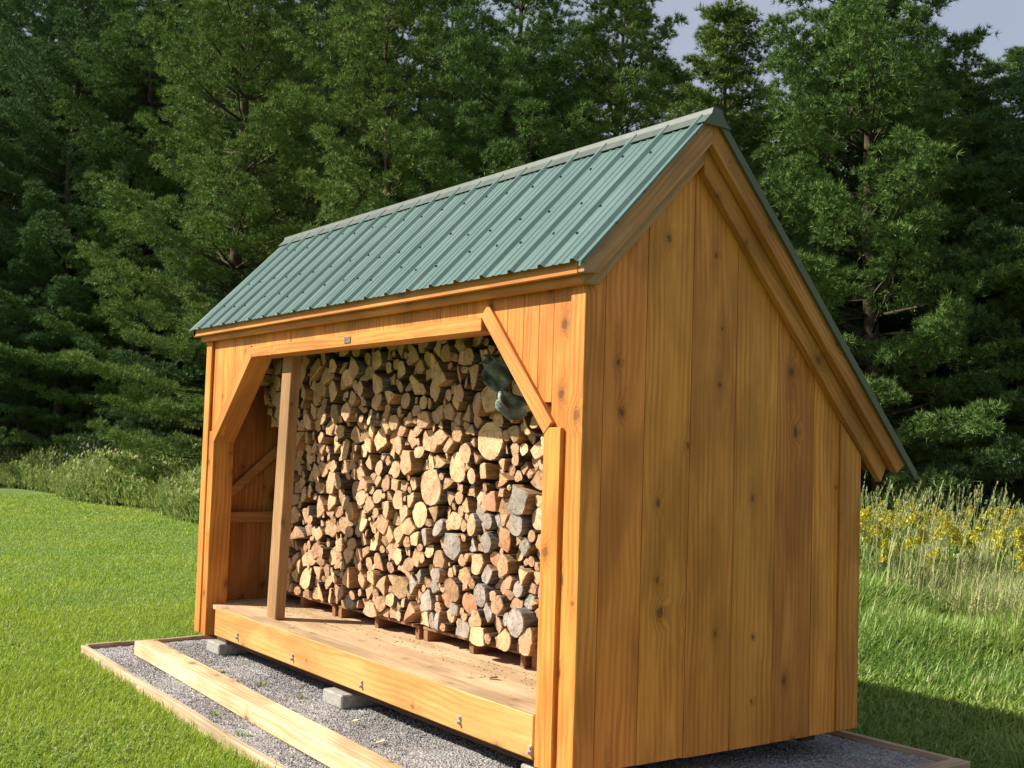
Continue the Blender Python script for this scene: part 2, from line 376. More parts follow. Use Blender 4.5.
ii, jj = np.meshgrid(np.arange(len(xs) - 1), np.arange(ny - 1), indexing='ij'); a = (ii * ny + jj).ravel()
GF = np.concatenate([np.stack([a, a + ny, a + ny + 1], -1), np.stack([a, a + ny + 1, a + 1], -1)])
tag(arr_mesh('ground', GV, GF, [M['ground']], smooth=True), kind='structure')
# litter under the trees: its own sheet just above the soil
fx, fy = np.meshgrid(np.linspace(-70, 4, 96), np.linspace(0, 60, 70), indexing='ij')
edge = np.where(fx < -9, 6.3, np.interp(fx, [-9, -2, 25], [13.0, 14.5, 17]))
fyy = edge + fy; FV = np.stack([fx, fyy, gz(fx, fyy) + .03], -1).reshape(-1, 3)
ii, jj = np.meshgrid(np.arange(95), np.arange(69), indexing='ij'); a = (ii * 70 + jj).ravel()
FF = np.concatenate([np.stack([a, a + 70, a + 71], -1), np.stack([a, a + 71, a + 1], -1)])
tag(arr_mesh('forest_floor', FV, FF, [M['forest_floor']], smooth=True), kind='structure')
# gravel pad
PX0, PX1, PY0, PY1, GZP = -4.53, .36, -.76, 2.10, -.13
PADQ = np.array([(-4.57, -.73), (.36, -.87), (.40, 2.07), (-4.80, 2.03)])
def padpt(u, v): u = np.asarray(u)[..., None]; v = np.asarray(v)[..., None]; return (1 - v) * ((1 - u) * PADQ[0] + u * PADQ[1]) + v * ((1 - u) * PADQ[3] + u * PADQ[2])
def in_pad(x, y, m_=0.0):
    ok = np.ones(np.shape(x), bool)
    for k in range(4):
        p, q = PADQ[k], PADQ[(k + 1) % 4]; e = (q - p) / np.linalg.norm(q - p); ok &= ((x - p[0]) * -e[1] + (y - p[1]) * e[0]) > -m_
    return ok
n1, n2 = 150, 90
uu_, vv_ = np.meshgrid(np.linspace(.002, .998, n1), np.linspace(.003, .997, n2), indexing='ij')
_p = padpt(uu_, vv_); px_, py_ = _p[..., 0], _p[..., 1]
pz_ = GZP + .006 * np.sin(px_ * 5 + py_ * 3) + .004 * rng.standard_normal(px_.shape)
ii, jj = np.meshgrid(np.arange(n1 - 1), np.arange(n2 - 1), indexing='ij'); a = (ii * n2 + jj).ravel()
tag(arr_mesh('gravel_pad', np.stack([px_, py_, pz_], -1).reshape(-1, 3),
    np.concatenate([np.stack([a, a + n2, a + n2 + 1], -1), np.stack([a, a + n2 + 1, a + 1], -1)]), [M['gravel']], smooth=True), kind='structure')
OCT = np.array([(1, 0, 0), (-1, 0, 0), (0, 1, 0), (0, -1, 0), (0, 0, 1), (0, 0, -1)], float)
OCF = np.array([(0, 2, 4), (2, 1, 4), (1, 3, 4), (3, 0, 4), (2, 0, 5), (1, 2, 5), (3, 1, 5), (0, 3, 5)])
def pebbles(P, size):
    n = len(P); V = OCT[None] * size[:, None, None] * rng.uniform(.5, 1.1, (n, 6, 1))
    a_ = rng.uniform(0, 6.28, n); c, s = np.cos(a_), np.sin(a_)
    X = V[..., 0] * c[:, None] - V[..., 1] * s[:, None]; Y = V[..., 0] * s[:, None] + V[..., 1] * c[:, None]
    V = np.stack([X, Y, V[..., 2] * .75], -1) + P[:, None]
    return V.reshape(-1, 3), (OCF[None] + 6 * np.arange(n)[:, None, None]).reshape(-1, 3)
n = 42000
P = np.concatenate([padpt(rng.uniform(.008, .985, n), rng.uniform(.015, .985, n)), np.full((n, 1), GZP + .004)], -1)
V, F = pebbles(P, rng.uniform(.0045, .0095, n))
tag(arr_mesh('gravel_stones', V, F, [M['pebble']]), 'grey crushed gravel spread on the pad under the shed', 'gravel', kind='stuff')

# ------------------------------------------------------------ pad edging, timber, blocks
def board(name, mb, mat, label, cat, group=None, bevel=.004):
    o = mb.build(name, mat, None, bevel); tag(o, label, cat, group); return o
G_ED = 'edging boards round the gravel pad'
def edge_board(k, ext0, ext1, th, top, mat, label, wob=.004):
    p, q = PADQ[k], PADQ[(k + 1) % 4]; e = (q - p) / np.linalg.norm(q - p); nrm = np.array([e[1], -e[0]]); l = np.linalg.norm(q - p)
    mb = MB(); st = 14; vs = []
    for i in range(st + 1):
        c = p + e * (-ext0 + (l + ext0 + ext1) * i / st); w_ = wob * math.sin(i * 1.3 + k)
        for (o_, z) in ((0, -.34), (th, -.34), (th, top + w_), (0, top + w_)): v = c + nrm * o_; vs.append((v[0], v[1], z))
    fs = [(i * 4 + j, i * 4 + (j + 1) % 4, i * 4 + 4 + (j + 1) % 4, i * 4 + 4 + j) for i in range(st) for j in range(4)] + [(3, 2, 1, 0), tuple(st * 4 + j for j in range(4))]
    mb.add(vs, fs); return board('edging_board', mb, mat, label, 'edging board', G_ED, .004)
edge_board(0, .04, .04, .036, -.105, M['edge_x'], 'long thin edging board between front lawn and gravel')
edge_board(3, .0, -.002, .038, -.100, M['edge_y'], 'edging board closing the far left end of the gravel pad')
edge_board(2, -.002, .04, .038, -.100, M['edge_x'], 'weathered edging board behind the shed beside the shaded grass')
edge_board(1, -.002, .04, .085, -.096, M['edge_y'], 'wide weathered edging plank at the near right end of the pad', .002)
mb = MB(); L_ = 4.2; st = 10
vs = []
for i in range(st + 1):
    x = L_ * i / st; w_ = .004 * math.sin(i * .9); vs += [(x, 0 + w_, 0), (x, .15 + w_, 0), (x, .15 + w_, .097 - abs(w_)), (x, w_, .096 + w_ * .5)]
mb.add(vs, [(i * 4 + j, i * 4 + (j + 1) % 4, i * 4 + 4 + (j + 1) % 4, i * 4 + 4 + j) for i in range(st) for j in range(4)] + [(3, 2, 1, 0), tuple(st * 4 + j for j in range(4))])
t = board('timber', mb, M['lumber'], 'long pale squared timber lying loose on the gravel before the shed', 'timber', bevel=.006)
t.location = (-4.19, -.525, GZP + .006); t.rotation_euler = (0, 0, R(-2.1))
G_BL = 'concrete blocks under the shed'
blk = MB().box(-.12, .12, 0, .38, 0, .078).build('concrete_block', M['concrete'], None, .008)
for i, (x, y, lab) in enumerate([(-4.05, -.02, 'grey concrete block under the far left front corner of the shed'),
        (-2.18, -.035, 'grey concrete block under the middle of the front beam'),
        (-.30, .02, 'grey concrete block under the near front corner of the shed'),
        (-.52, 1.40, 'dark shaded concrete block under the back corner beside the end wall'),
        (-2.18, 1.40, 'concrete block under the middle of the back skid')]):
    o = blk if i == 0 else blk.copy()
    if i: COL.objects.link(o)
    o.location = (x, y, GZP + .002); tag(o, lab, 'concrete block', G_BL)

# ------------------------------------------------------------ the shed
shed = empty('woodshed', (0, 0, 0))
tag(shed, 'orange stained timber woodshed with green ribbed metal saltbox roof', 'shed')
L, D = 4.395, 1.83
YR, ZR = .637, 2.952                 # rake peak (top of the rake boards)
SF = (ZR - 2.193) / (YR + .101)      # front slope
SB = (ZR - 1.367) / (2.12 - YR)      # back slope
def ztop(y): return ZR - (YR - y) * SF if y < YR else ZR - (y - YR) * SB
WT = .022                            # siding thickness
# end walls
def endwall(x0, x1, mat, name, cuts):
    mb = MB()
    for a_, b_ in zip(cuts[:-1], cuts[1:]):
        a2, b2 = a_ + .0015, b_ - .0015; dz = random.uniform(-.004, .004)
        pts = [(a2, -.004 + dz), (b2, -.004 + dz), (b2, ztop(b2) - .10)]
        if a2 < YR < b2: pts.append((YR, ztop(YR) - .10))
        pts.append((a2, ztop(a2) - .10)); j = random.uniform(0, .003)
        mb.prism(pts, 0, x0 + (0 if x1 > -1 else 0), x1 + j)
    return mb.build(name, mat, shed, .0015)
endwall(-WT, 0, M['wall_v'], 'end_wall', [.0, .10, .343, .625, .918, 1.208, 1.479, 1.70, D])
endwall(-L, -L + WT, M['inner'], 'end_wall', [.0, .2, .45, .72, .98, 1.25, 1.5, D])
# back wall
mb = MB(); x = -L + WT + .002
while x < -WT - .05:
    w = min(random.uniform(.2, .3), -WT - .002 - x); mb.box(x + .001, x + w - .001, D - WT, D, -.02, ztop(D) - .06); x += w
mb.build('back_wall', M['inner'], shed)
# corner boards on the end wall
MB().prism([(1.675, .0), (D + .004, .0), (D + .004, ztop(D) - .285), (1.675, ztop(1.675) - .285)], 0, .0045, .0175).build('corner_board', M['trim_v'], shed, .003)
MB().box(-L - .02, -L - .001, 0, .085, -.02, ztop(.0) - .12).build('corner_board', M['trim_v'], shed, .003)
# opening outline (x,z) on the front
OX0, OX1, OZ = -4.20, -.267, 1.94
def open_top(x):
    if x <= OX0 or x >= OX1: return None
    z = OZ
    if x < -3.573: z = 1.426 + (x + 4.12) * (OZ - 1.426) / (.547) if x > -4.12 else 1.35
    if x > -.785: z = min(z, 1.99 - (x + .783) * (1.99 - 1.437) / (.525))
    return z
FRONT_TOP = 2.11
mb = MB(); x = -L + .002
cutsx = [-L + .002, -4.27, -4.13, -3.93, -3.70, -3.573, -3.3, -3.0, -2.7, -2.4, -2.1, -1.8, -1.5, -1.2, -.95, -.785, -.60, -.47, -.35, -.24, -.1, -.002]
for a_, b_ in zip(cutsx[:-1], cutsx[1:]):
    a2, b2 = a_ + .001, b_ - .001
    za = open_top(a2); zb_ = open_top(b2)
    za = -.02 if za is None else za + .05; zb_ = -.02 if zb_ is None else zb_ + .05
    if za < 0 or zb_ < 0: za = zb_ = min(za, zb_) if (b_ < -4.15 or a_ > -.26) else max(za, zb_)
    mb.prism([(a2, za), (b2, zb_), (b2, FRONT_TOP), (a2, FRONT_TOP)], 1, 0.0, WT + random.uniform(0, .002))
mb.build('front_wall', M['wall_v'], shed, .0015)
# front corner boards
MB().box(-.093, .012, -.022, -.001, -.022, 2.088).build('corner_board', M['trim_v'], shed, .003)
MB().box(-L - .02, -4.315, -.022, -.001, -.022, 2.088).build('corner_board', M['trim_v'], shed, .003)
# door frame: posts, header, braces
FY0, FY1 = -.020, .135
MB().box(-.266, -.140, FY0, FY1 - .02, -.024, 1.47).build('door_post', M['trim_v'], shed, .004)
MB().box(-4.292, OX0, FY0, FY1, -.024, 1.43).build('door_post', M['trim_v'], shed, .004)
M['brace_fall'] = wood('stained_brace_falling', (.64, .30, .070), (.48, .19, .036), 'xz-', .5, var=.15)
M['brace_rise'] = wood('stained_brace_rising', (.64, .30, .070), (.48, .19, .036), 'xz+', .5, var=.15)
def slanted(p0, p1, w, side, y0, y1, name):
    (xa, za), (xb, zb_) = p0, p1; l = math.hypot(xb - xa, zb_ - za); nx, nz = -(zb_ - za) / l * w * side, (xb - xa) / l * w * side
    MB().prism([(xa, za), (xb, zb_), (xb + nx, zb_ + nz), (xa + nx, za + nz)], 1, y0, y1).build(name, M['brace_fall' if zb_ < za else 'brace_rise'], shed, .004)
slanted((-.800, 2.008), (-.262, 1.437), .080, 1, FY0 - .003, FY1 - .02, 'brace')
slanted((-4.20, 1.352), (-3.565, 1.958), .085, 1, FY0 - .001, FY1, 'brace')
MB().box(-3.60, -.795, FY0 + .001, FY1 - .01, 1.936, 2.006).build('header_beam', M['trim_x'], shed, .004)
MB().box(-2.225, -2.15, FY0 - .004, FY0 + .002, 1.955, 1.992).build('small_plate', M['plate'], shed, .001)
# sill beam, deck, skids
mb = MB(); mb.box(-4.02, -.269, -.024, .10, .002, .200); mb.build('sill_beam', M['beam'], shed, .006)
mb = MB(); y = .102
while y < D - WT - .02:
    w = min(.235, D - WT - .003 - y); mb.box(-L + WT + .03, -.14, y + .0015, y + w - .0015, .165, .196); y += w
mb.box(-4.021, -.268, -.022, .1005, .2005, .203); mb.box(-L + WT + .05, -4.022, .02, .1005, .165, .196)
mb.build('deck', M['deck'], shed)
for y0 in (.05, 1.50): MB().box(-L + .06, -.06, y0, y0 + .10, -.049, .0).build('skid', M['skid'], shed)
mb = MB()
for k in range(10): mb.box(-L + .1 + k * .46, -L + .14 + k * .46, .11, D - .04, .0, .163)
mb.build('floor_joist', M['skid'], shed)
for x, z in ((-3.598, .059), (-2.735, .058), (-1.848, .054), (-.858, .06), (-.285, .046)):
    mb = MB(); mb.box(x - .009, x + .009, -.028, -.0242, z - .022, z + .020)
    mb.tube([(x, -.028, z - .012), (x, -.044, z - .012)], [.009, .008], 6); mb.tube([(x, -.028, z + .01), (x, -.036, z + .01)], .008, 8)
    mb.build('bolt', M['zinc'], shed)
# inside framing, left end
XI = -L + WT + .001
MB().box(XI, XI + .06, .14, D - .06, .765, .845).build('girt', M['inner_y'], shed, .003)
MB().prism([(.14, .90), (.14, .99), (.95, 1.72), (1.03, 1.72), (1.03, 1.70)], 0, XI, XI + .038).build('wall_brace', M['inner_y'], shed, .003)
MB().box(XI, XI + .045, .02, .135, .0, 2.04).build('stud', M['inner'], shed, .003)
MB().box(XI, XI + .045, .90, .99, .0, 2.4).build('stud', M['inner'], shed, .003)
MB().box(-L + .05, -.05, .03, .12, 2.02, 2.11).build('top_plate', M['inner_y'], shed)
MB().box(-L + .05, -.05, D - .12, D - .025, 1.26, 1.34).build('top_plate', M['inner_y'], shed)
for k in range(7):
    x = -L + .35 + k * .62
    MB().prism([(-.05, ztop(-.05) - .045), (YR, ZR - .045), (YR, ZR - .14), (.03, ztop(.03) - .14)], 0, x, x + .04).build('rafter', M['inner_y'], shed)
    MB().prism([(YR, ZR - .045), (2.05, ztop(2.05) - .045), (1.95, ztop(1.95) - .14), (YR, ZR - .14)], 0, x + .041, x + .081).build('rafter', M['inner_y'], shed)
# support post: leans a little towards the near end
mb = MB(); x0, x1 = -3.435, -3.335
mb.add([(x0, .10, .198), (x0 + .145, .10, .198), (x0 + .145, .17, .198), (x0, .17, .198), (x1, .10, 2.05), (x1 + .145, .10, 2.05), (x1 + .145, .17, 2.05), (x1, .17, 2.05)],
       [(0, 3, 2, 1), (4, 5, 6, 7), (0, 1, 5, 4), (1, 2, 6, 5), (2, 3, 7, 6), (3, 0, 4, 7)])
mb.build('support_post', M['post'], shed, .005)
# rake boards: an outer board, and an inner board a step below and behind it
XO = .094
def perp(y0, z0, slope): return math.sqrt(1 + slope * slope)
def rake(xa, xb, d0, d1, front, mat, name, eave):
    """vertical depths d0..d1 below the roof line, from the peak to y = eave"""
    if front:
        zc = 2.124 if d0 < .01 else 2.086; ye = YR - (ZR - d1 - zc) / SF
        pts = [(YR, ZR - d0), (eave, ztop(eave) - d0), (eave, zc), (ye, zc), (YR, ZR - d1)]
    else:
        yb_ = eave - .09; pts = [(YR, ZR - d0), (eave, ztop(eave) - d0), (yb_, ztop(yb_) - d1), (YR, ZR - d1)]
    MB().prism(pts, 0, xa, xb).build(name, mat, shed, .003)
for sgn in (1, -1):
    def xx(a_, b_): return (a_, b_) if sgn > 0 else (-L - b_, -L - a_)
    a_, b_ = xx(.050, XO); rake(a_, b_, .002, .148, True, M['rake'], 'rake_board', -.101); rake(a_, b_, .002, .155, False, M['rake_rear'], 'rake_board', 2.12)
    a_, b_ = xx(.003, .044); rake(a_, b_, .012, .235, True, M['rake'], 'inner_rake_board', -.062); rake(a_, b_, .012, .275, False, M['rake_rear'], 'inner_rake_board', 2.055)
# eaves: fascia, frieze, soffit
MB().box(-L - .095, .047, -.101, -.076, 2.122, 2.186).build('fascia', M['trim_x'], shed, .003)
MB().box(-L - .046, .005, -.060, -.0235, 2.085, 2.205).build('frieze_board', M['trim_x'], shed, .003)
MB().box(-L - .095, .047, -.0755, -.0605, 2.150, 2.160).build('soffit', M['trim_x'], shed)
MB().box(-L - .095, .047, 2.085, 2.11, 1.325, 1.364).build('fascia', M['trim_x'], shed, .003)
MB().box(-L - .046, .005, D + .002, D + .035, 1.42, 1.52).build('frieze_board', M['trim_x'], shed, .003)
MB().prism([(D + .036, ztop(D + .036) - .03), (2.084, ztop(2.084) - .03), (2.084, ztop(2.084) - .05), (D + .036, ztop(D + .036) - .05)], 0, -L - .04, .005).build('soffit', M['trim_x'], shed)
for y0, y1, nm in ((-.099, YR, 'roof_sheathing'), (YR, 2.10, 'roof_sheathing')):
    MB().prism([(y0, ztop(y0) - .006), (y1, ztop(y1) - .006), (y1, ztop(y1) - .030), (y0 + .0, ztop(y0) - .030)], 0, -L - .047, .047).build(nm, M['inner_y'], shed)
# ribbed metal sheets
def ribbed(front):
    V = []; F = []
    xs_ = []
    RX0, RX1, PIT = -L - .115, .108, .2286
    x = RX1 - .03
    prof = [(RX1, 0)]
    while x - .05 > RX0:
        prof += [(x, .0), (x - .016, .017), (x - .032, .017), (x - .048, 0)]
        for q in (.115, .165):
            if x - q - .02 > RX0: prof += [(x - q + .012, 0), (x - q + .006, .004), (x - q - .006, .004), (x - q - .012, 0)]
        x -= PIT
    prof.append((RX0, 0)); prof = [p for p in prof if p[0] >= RX0 - 1e-6]; prof.sort(key=lambda p: p[0])
    ya, yb = (-.130, YR - .004) if front else (2.165, YR + .004)
    s = SF if front else SB; c = 1 / math.sqrt(1 + s * s); nyv, nzv = ((-s * c), c) if front else (s * c, c)
    steps = 10
    for i in range(steps + 1):
        y = ya + (yb - ya) * i / steps; z = ztop(y) + .004
        wob = 0
        for (x, h) in prof: V.append((x, y + nyv * (h + wob), z + nzv * (h + wob)))
    m_ = len(prof)
    for i in range(steps):
        for k in range(m_ - 1):
            a_ = i * m_ + k; q = (a_, a_ + 1, a_ + m_ + 1, a_ + m_); F.append(q)
    mb = MB(); mb.v = V; mb.f = F; mb.m = [0] * len(F)
    o = mb.build('metal_roof_sheet', M['roof'], shed)
    sol = o.modifiers.new('thickness', 'SOLIDIFY'); sol.thickness = .0012; sol.offset = 0
    return o, prof, (nyv, nzv)
rf, prof, nv = ribbed(True)
ribbed(False)
ribx = [p[0] for p in prof if p[1] > .01][::2]
# screws beside the ribs in three rows
sm = bpy.data.meshes.new('screw')
mb = MB(); mb.tube([(0, 0, 0), (0, 0, .003), (0, 0, .010)], [.0072, .0072, .0045], 7)
s0 = mb.build('screw', M['screw'], rf)
k = 0
for x in ribx:
    for yy in (.03, .20, .47):
        if k > 95: break
        o = s0 if k == 0 else s0.copy()
        if k: COL.objects.link(o); o.parent = rf
        y = yy + random.uniform(-.03, .03)
        o.location = (x + .062 + random.uniform(-.022, .022), y + nv[0] * .001, ztop(y) + .0045)
        o.rotation_euler = (math.atan(SF), 0, 0); k += 1
# drip edge on the rear rake
MB().prism([(YR + .01, ZR + .002), (2.165, ztop(2.165) + .002), (2.165, ztop(2.165) - .050), (YR + .01, ZR - .050)], 0, XO + .003, XO + .020).build('rake_trim', M['drip'], shed)
MB().prism([(YR - .01, ZR + .002), (-.135, ztop(-.135) + .002), (-.135, ztop(-.135) - .014), (YR - .01, ZR - .014)], 0, XO + .003, XO + .015).build('rake_trim', M['roof'], shed)
# ridge cap: rolled crown with two flat wings
def ridgecap():
    pts = []
    wing = .085
    for t_ in (wing, .04): pts.append((YR - t_, ZR - t_ * SF + .021))
    for k in range(7):
        a_ = R(150 - 20 * k); pts.append((YR + .036 * math.cos(a_), ZR - .004 + .021 * math.sin(a_)))
    for t_ in (.04, wing): pts.append((YR + t_, ZR - t_ * SB + .021))
    n_ = len(pts); x0, x1 = -L - .125, XO + .03
    mb = MB(); st = 12
    mb.v = [(x0 + (x1 - x0) * i / st, p[0], p[1]) for i in range(st + 1) for p in pts]
    mb.f = [(i * n_ + k, i * n_ + k + 1, (i + 1) * n_ + k + 1, (i + 1) * n_ + k) for i in range(st) for k in range(n_ - 1)]
    mb.m = [0] * len(mb.f)
    o = mb.build('ridge_cap', M['cap'], shed, smooth=False); s_ = o.modifiers.new('thickness', 'SOLIDIFY'); s_.thickness = .002; s_.offset = 0
    mb = MB(); mb.prism([(p[0] * .985 + YR * .015, p[1] - .004) for p in pts], 0, x1 - .006, x1 - .002).build('ridge_end_plug', M['drip'], o)
    return o
ridgecap()

# ------------------------------------------------------------ pallets
def make_pallet(w):
    p = empty('pallet')
    mb = MB()
    for k in range(7): mb.box(0, w, .01 + k * .085, .075 + k * .085, .068, .085)
    mb.build('deck_boards', M['pallet'], p, .002)
    for x in (0.0, w / 2 - .022, w - .045): MB().box(x, x + .045, .015, .60, .0, .067).build('stringer', M['pallet'], p, .002)
    return p
PYF = .485                            # the firewood's front face
G_PA = 'pallets under the firewood'
for x0, w, lab in ((-4.30, 1.0, 'wooden pallet under the far left end of the firewood behind the post'), (-3.26, 1.02, 'wooden pallet under the firewood left of the middle'),
                   (-2.20, 1.0, 'wooden pallet under the middle right of the firewood'), (-1.17, 1.0, 'wooden pallet under the near right end of the firewood by the door post')):
    p = make_pallet(w); p.location = (x0, PYF + .03 * (x0 + 3.9) + .035 + random.uniform(-.015, .015), .1965); p.rotation_euler = (0, 0, R(1.7 + random.uniform(-.5, .5))); tag(p, lab, 'pallet', G_PA)

# ------------------------------------------------------------ firewood
PXA, PXB, PZA, PZB = -4.07, -.14, .288, 2.03
def face_y(x, z):                    # a slightly bulging wall that leans forward at the top, more so at the far end
    far = max(0.0, min(1.0, (-1.5 - x) / 2.0))
    return PYF + .030 * (x + 3.4) + .025 * math.sin(x * 2.3 + 1) * math.cos(z * 3.1) - (.13 + .08 * far) * float(sstep(1.15, 1.9, z)) + .02 * math.sin(z * 9 + x * 4)
# landmark logs read from the photo: x, z, radius, shape, tone
def on_pile(px, py):                 # where a ray to the pile's face meets it (used for landmark positions only)
    d = _f + _r * ((px - 512) / 1173.19) - _u * ((py - 384) / 1173.19); yf = PYF
    for _ in range(6):
        q = Vector((3.9278, -3.1812, 1.3666)) + d * ((yf + 3.1812) / d.y); yf = face_y(q.x, q.z)
    return q.x, q.z
LM = [(491, 440, .118, 'round', 'pale'), (457, 467, .09, 'round', 'pale'), (434, 488, .115, 'round', 'pale'), (421, 513, .082, 'round', 'pale'),
      (470, 453, .058, 'round', 'pale'), (515, 449, .040, 'round', 'pale'), (525, 446, .036, 'round', 'pale'), (519, 460, .032, 'round', 'pale'),
      (494, 501, .065, 'split', 'red'), (459, 498, .038, 'round', 'red'), (475, 526, .062, 'round', 'tan'), (491, 522, .046, 'round', 'grey'),
      (521, 499, .098, 'split', 'grey'), (520, 522, .075, 'round', 'grey'), (490, 543, .055, 'round', 'grey'), (453, 546, .09, 'split', 'grey'),
      (504, 480, .045, 'split', 'red'), (519, 477, .035, 'round', 'tan'), (477, 563, .065, 'split', 'tan'), (461, 562, .035, 'round', 'pale'),
      (480, 596, .065, 'round', 'grey'), (527, 575, .05, 'split', 'tan'), (507, 566, .06, 'split', 'tan'), (520, 623, .08, 'round', 'grey'),
      (527, 641, .06, 'split', 'pale'), (482, 640, .085, 'split', 'pale'), (480, 620, .055, 'round', 'pale'), (507, 640, .055, 'split', 'red'),
      (401, 555, .048, 'round', 'pale'), (408, 541, .036, 'round', 'pale'), (381, 563, .06, 'split', 'red'), (384, 585, .07, 'split', 'pale'),
      (371, 615, .085, 'split', 'tan'), (350, 605, .065, 'round', 'grey'), (349, 578, .085, 'split', 'pale'), (393, 600, .045, 'round', 'pale'),
      (332, 482, .085, 'split', 'pale'), (350, 412, .06, 'split', 'pale'), (381, 440, .085, 'split', 'pale'), (356, 369, .06, 'round', 'tan'),
      (379, 360, .062, 'round', 'tan'), (404, 370, .05, 'round', 'tan'), (470, 358, .058, 'round', 'tan'), (396, 365, .036, 'round', 'tan'),
      (474, 375, .07, 'split', 'tan'), (463, 393, .05, 'round', 'tan'), (490, 398, .085, 'split', 'tan'), (443, 375, .075, 'split', 'tan'),
      (512, 408, .085, 'split', 'tan'), (340, 545, .05, 'split', 'tan'), (362, 520, .075, 'split', 'pale'), (413, 585, .06, 'split', 'grey'),
      (430, 600, .07, 'split', 'grey'), (440, 575, .05, 'split', 'grey'), (500, 605, .05, 'split', 'tan'), (440, 560, .06, 'split', 'tan')]
seeds = [(*on_pile(a_, b_), r_, s_, t_) for a_, b_, r_, s_, t_ in LM]
rr_ = random.Random(11)
def tone_at(x, z):
    g = max(0, min(1, (x + 2.45) / 1.0)) * max(0, min(1, (1.12 - z) / .35))      # greyer, redder low on the right
    u_ = rr_.random()
    if u_ < .62 * g: return 'grey'
    if u_ < .62 * g + .03 + .08 * g: return 'red'
    if z > 1.55: return 'tan' if rr_.random() < .75 else 'pale'
    return 'pale' if rr_.random() < .62 else 'tan'
for big_, tries in ((.076, 40), (.060, 320), (.049, 2200), (.040, 9000), (.031, 18000), (.023, 24000)):
    for _ in range(tries):
        x = rr_.uniform(PXA + .03, PXB - .03); z = rr_.uniform(PZA + .025, PZB - .02); r_ = big_ * rr_.uniform(.88, 1.12)
        if all((x - q[0]) ** 2 + (z - q[1]) ** 2 > (.93 * (r_ + q[2])) ** 2 for q in seeds if abs(x - q[0]) < .25):
            seeds.append((x, z, r_, 'round' if rr_.random() < (.18 + .22 * (r_ < .04)) else 'split', tone_at(x, z)))
def clip(poly, nx, nz, c):           # keep nx*x+nz*z <= c
    out = []
    for i in range(len(poly)):
        p, q = poly[i], poly[(i + 1) % len(poly)]; dp = nx * p[0] + nz * p[1] - c; dq = nx * q[0] + nz * q[1] - c
        if dp <= 0: out.append(p)
        if (dp < 0 < dq) or (dq < 0 < dp):
            t_ = dp / (dp - dq); out.append((p[0] + t_ * (q[0] - p[0]), p[1] + t_ * (q[1] - p[1])))
    return out
def cell(i):
    x, z, r_ = seeds[i][:3]; m_ = r_ * 1.9
    poly = [(x - m_, z - m_), (x + m_, z - m_), (x + m_, z + m_), (x - m_, z + m_)]
    for k in range(8):
        a_ = k * math.pi / 4 + .3; poly = clip(poly, math.cos(a_), math.sin(a_), math.cos(a_) * x + math.sin(a_) * z + r_ * 1.42)
    for nx, nz, c in ((-1, 0, -PXA), (1, 0, PXB), (0, -1, -PZA), (0, 1, PZB + .05)): poly = clip(poly, nx, nz, c)
    for j, q in enumerate(seeds):
        if j == i: continue
        dx, dz = q[0] - x, q[1] - z; d2 = dx * dx + dz * dz
        if d2 > (r_ + q[2] + .2) ** 2: continue
        dd = math.sqrt(d2); off = (d2 + r_ * r_ - q[2] * q[2]) / (2 * dd) - .0018
        poly = clip(poly, dx / dd, dz / dd, (dx * x + dz * z) / dd + off)
        if len(poly) < 3: return None
    return poly
def simplify(poly, keep):
    poly = list(poly)
    while len(poly) > keep:
        n_ = len(poly)
        def area(i):
            a_, b_, c_ = poly[i - 1], poly[i], poly[(i + 1) % n_]; return abs((b_[0] - a_[0]) * (c_[1] - a_[1]) - (b_[1] - a_[1]) * (c_[0] - a_[0]))
        poly.pop(min(range(n_), key=area))
    return poly
logs = []
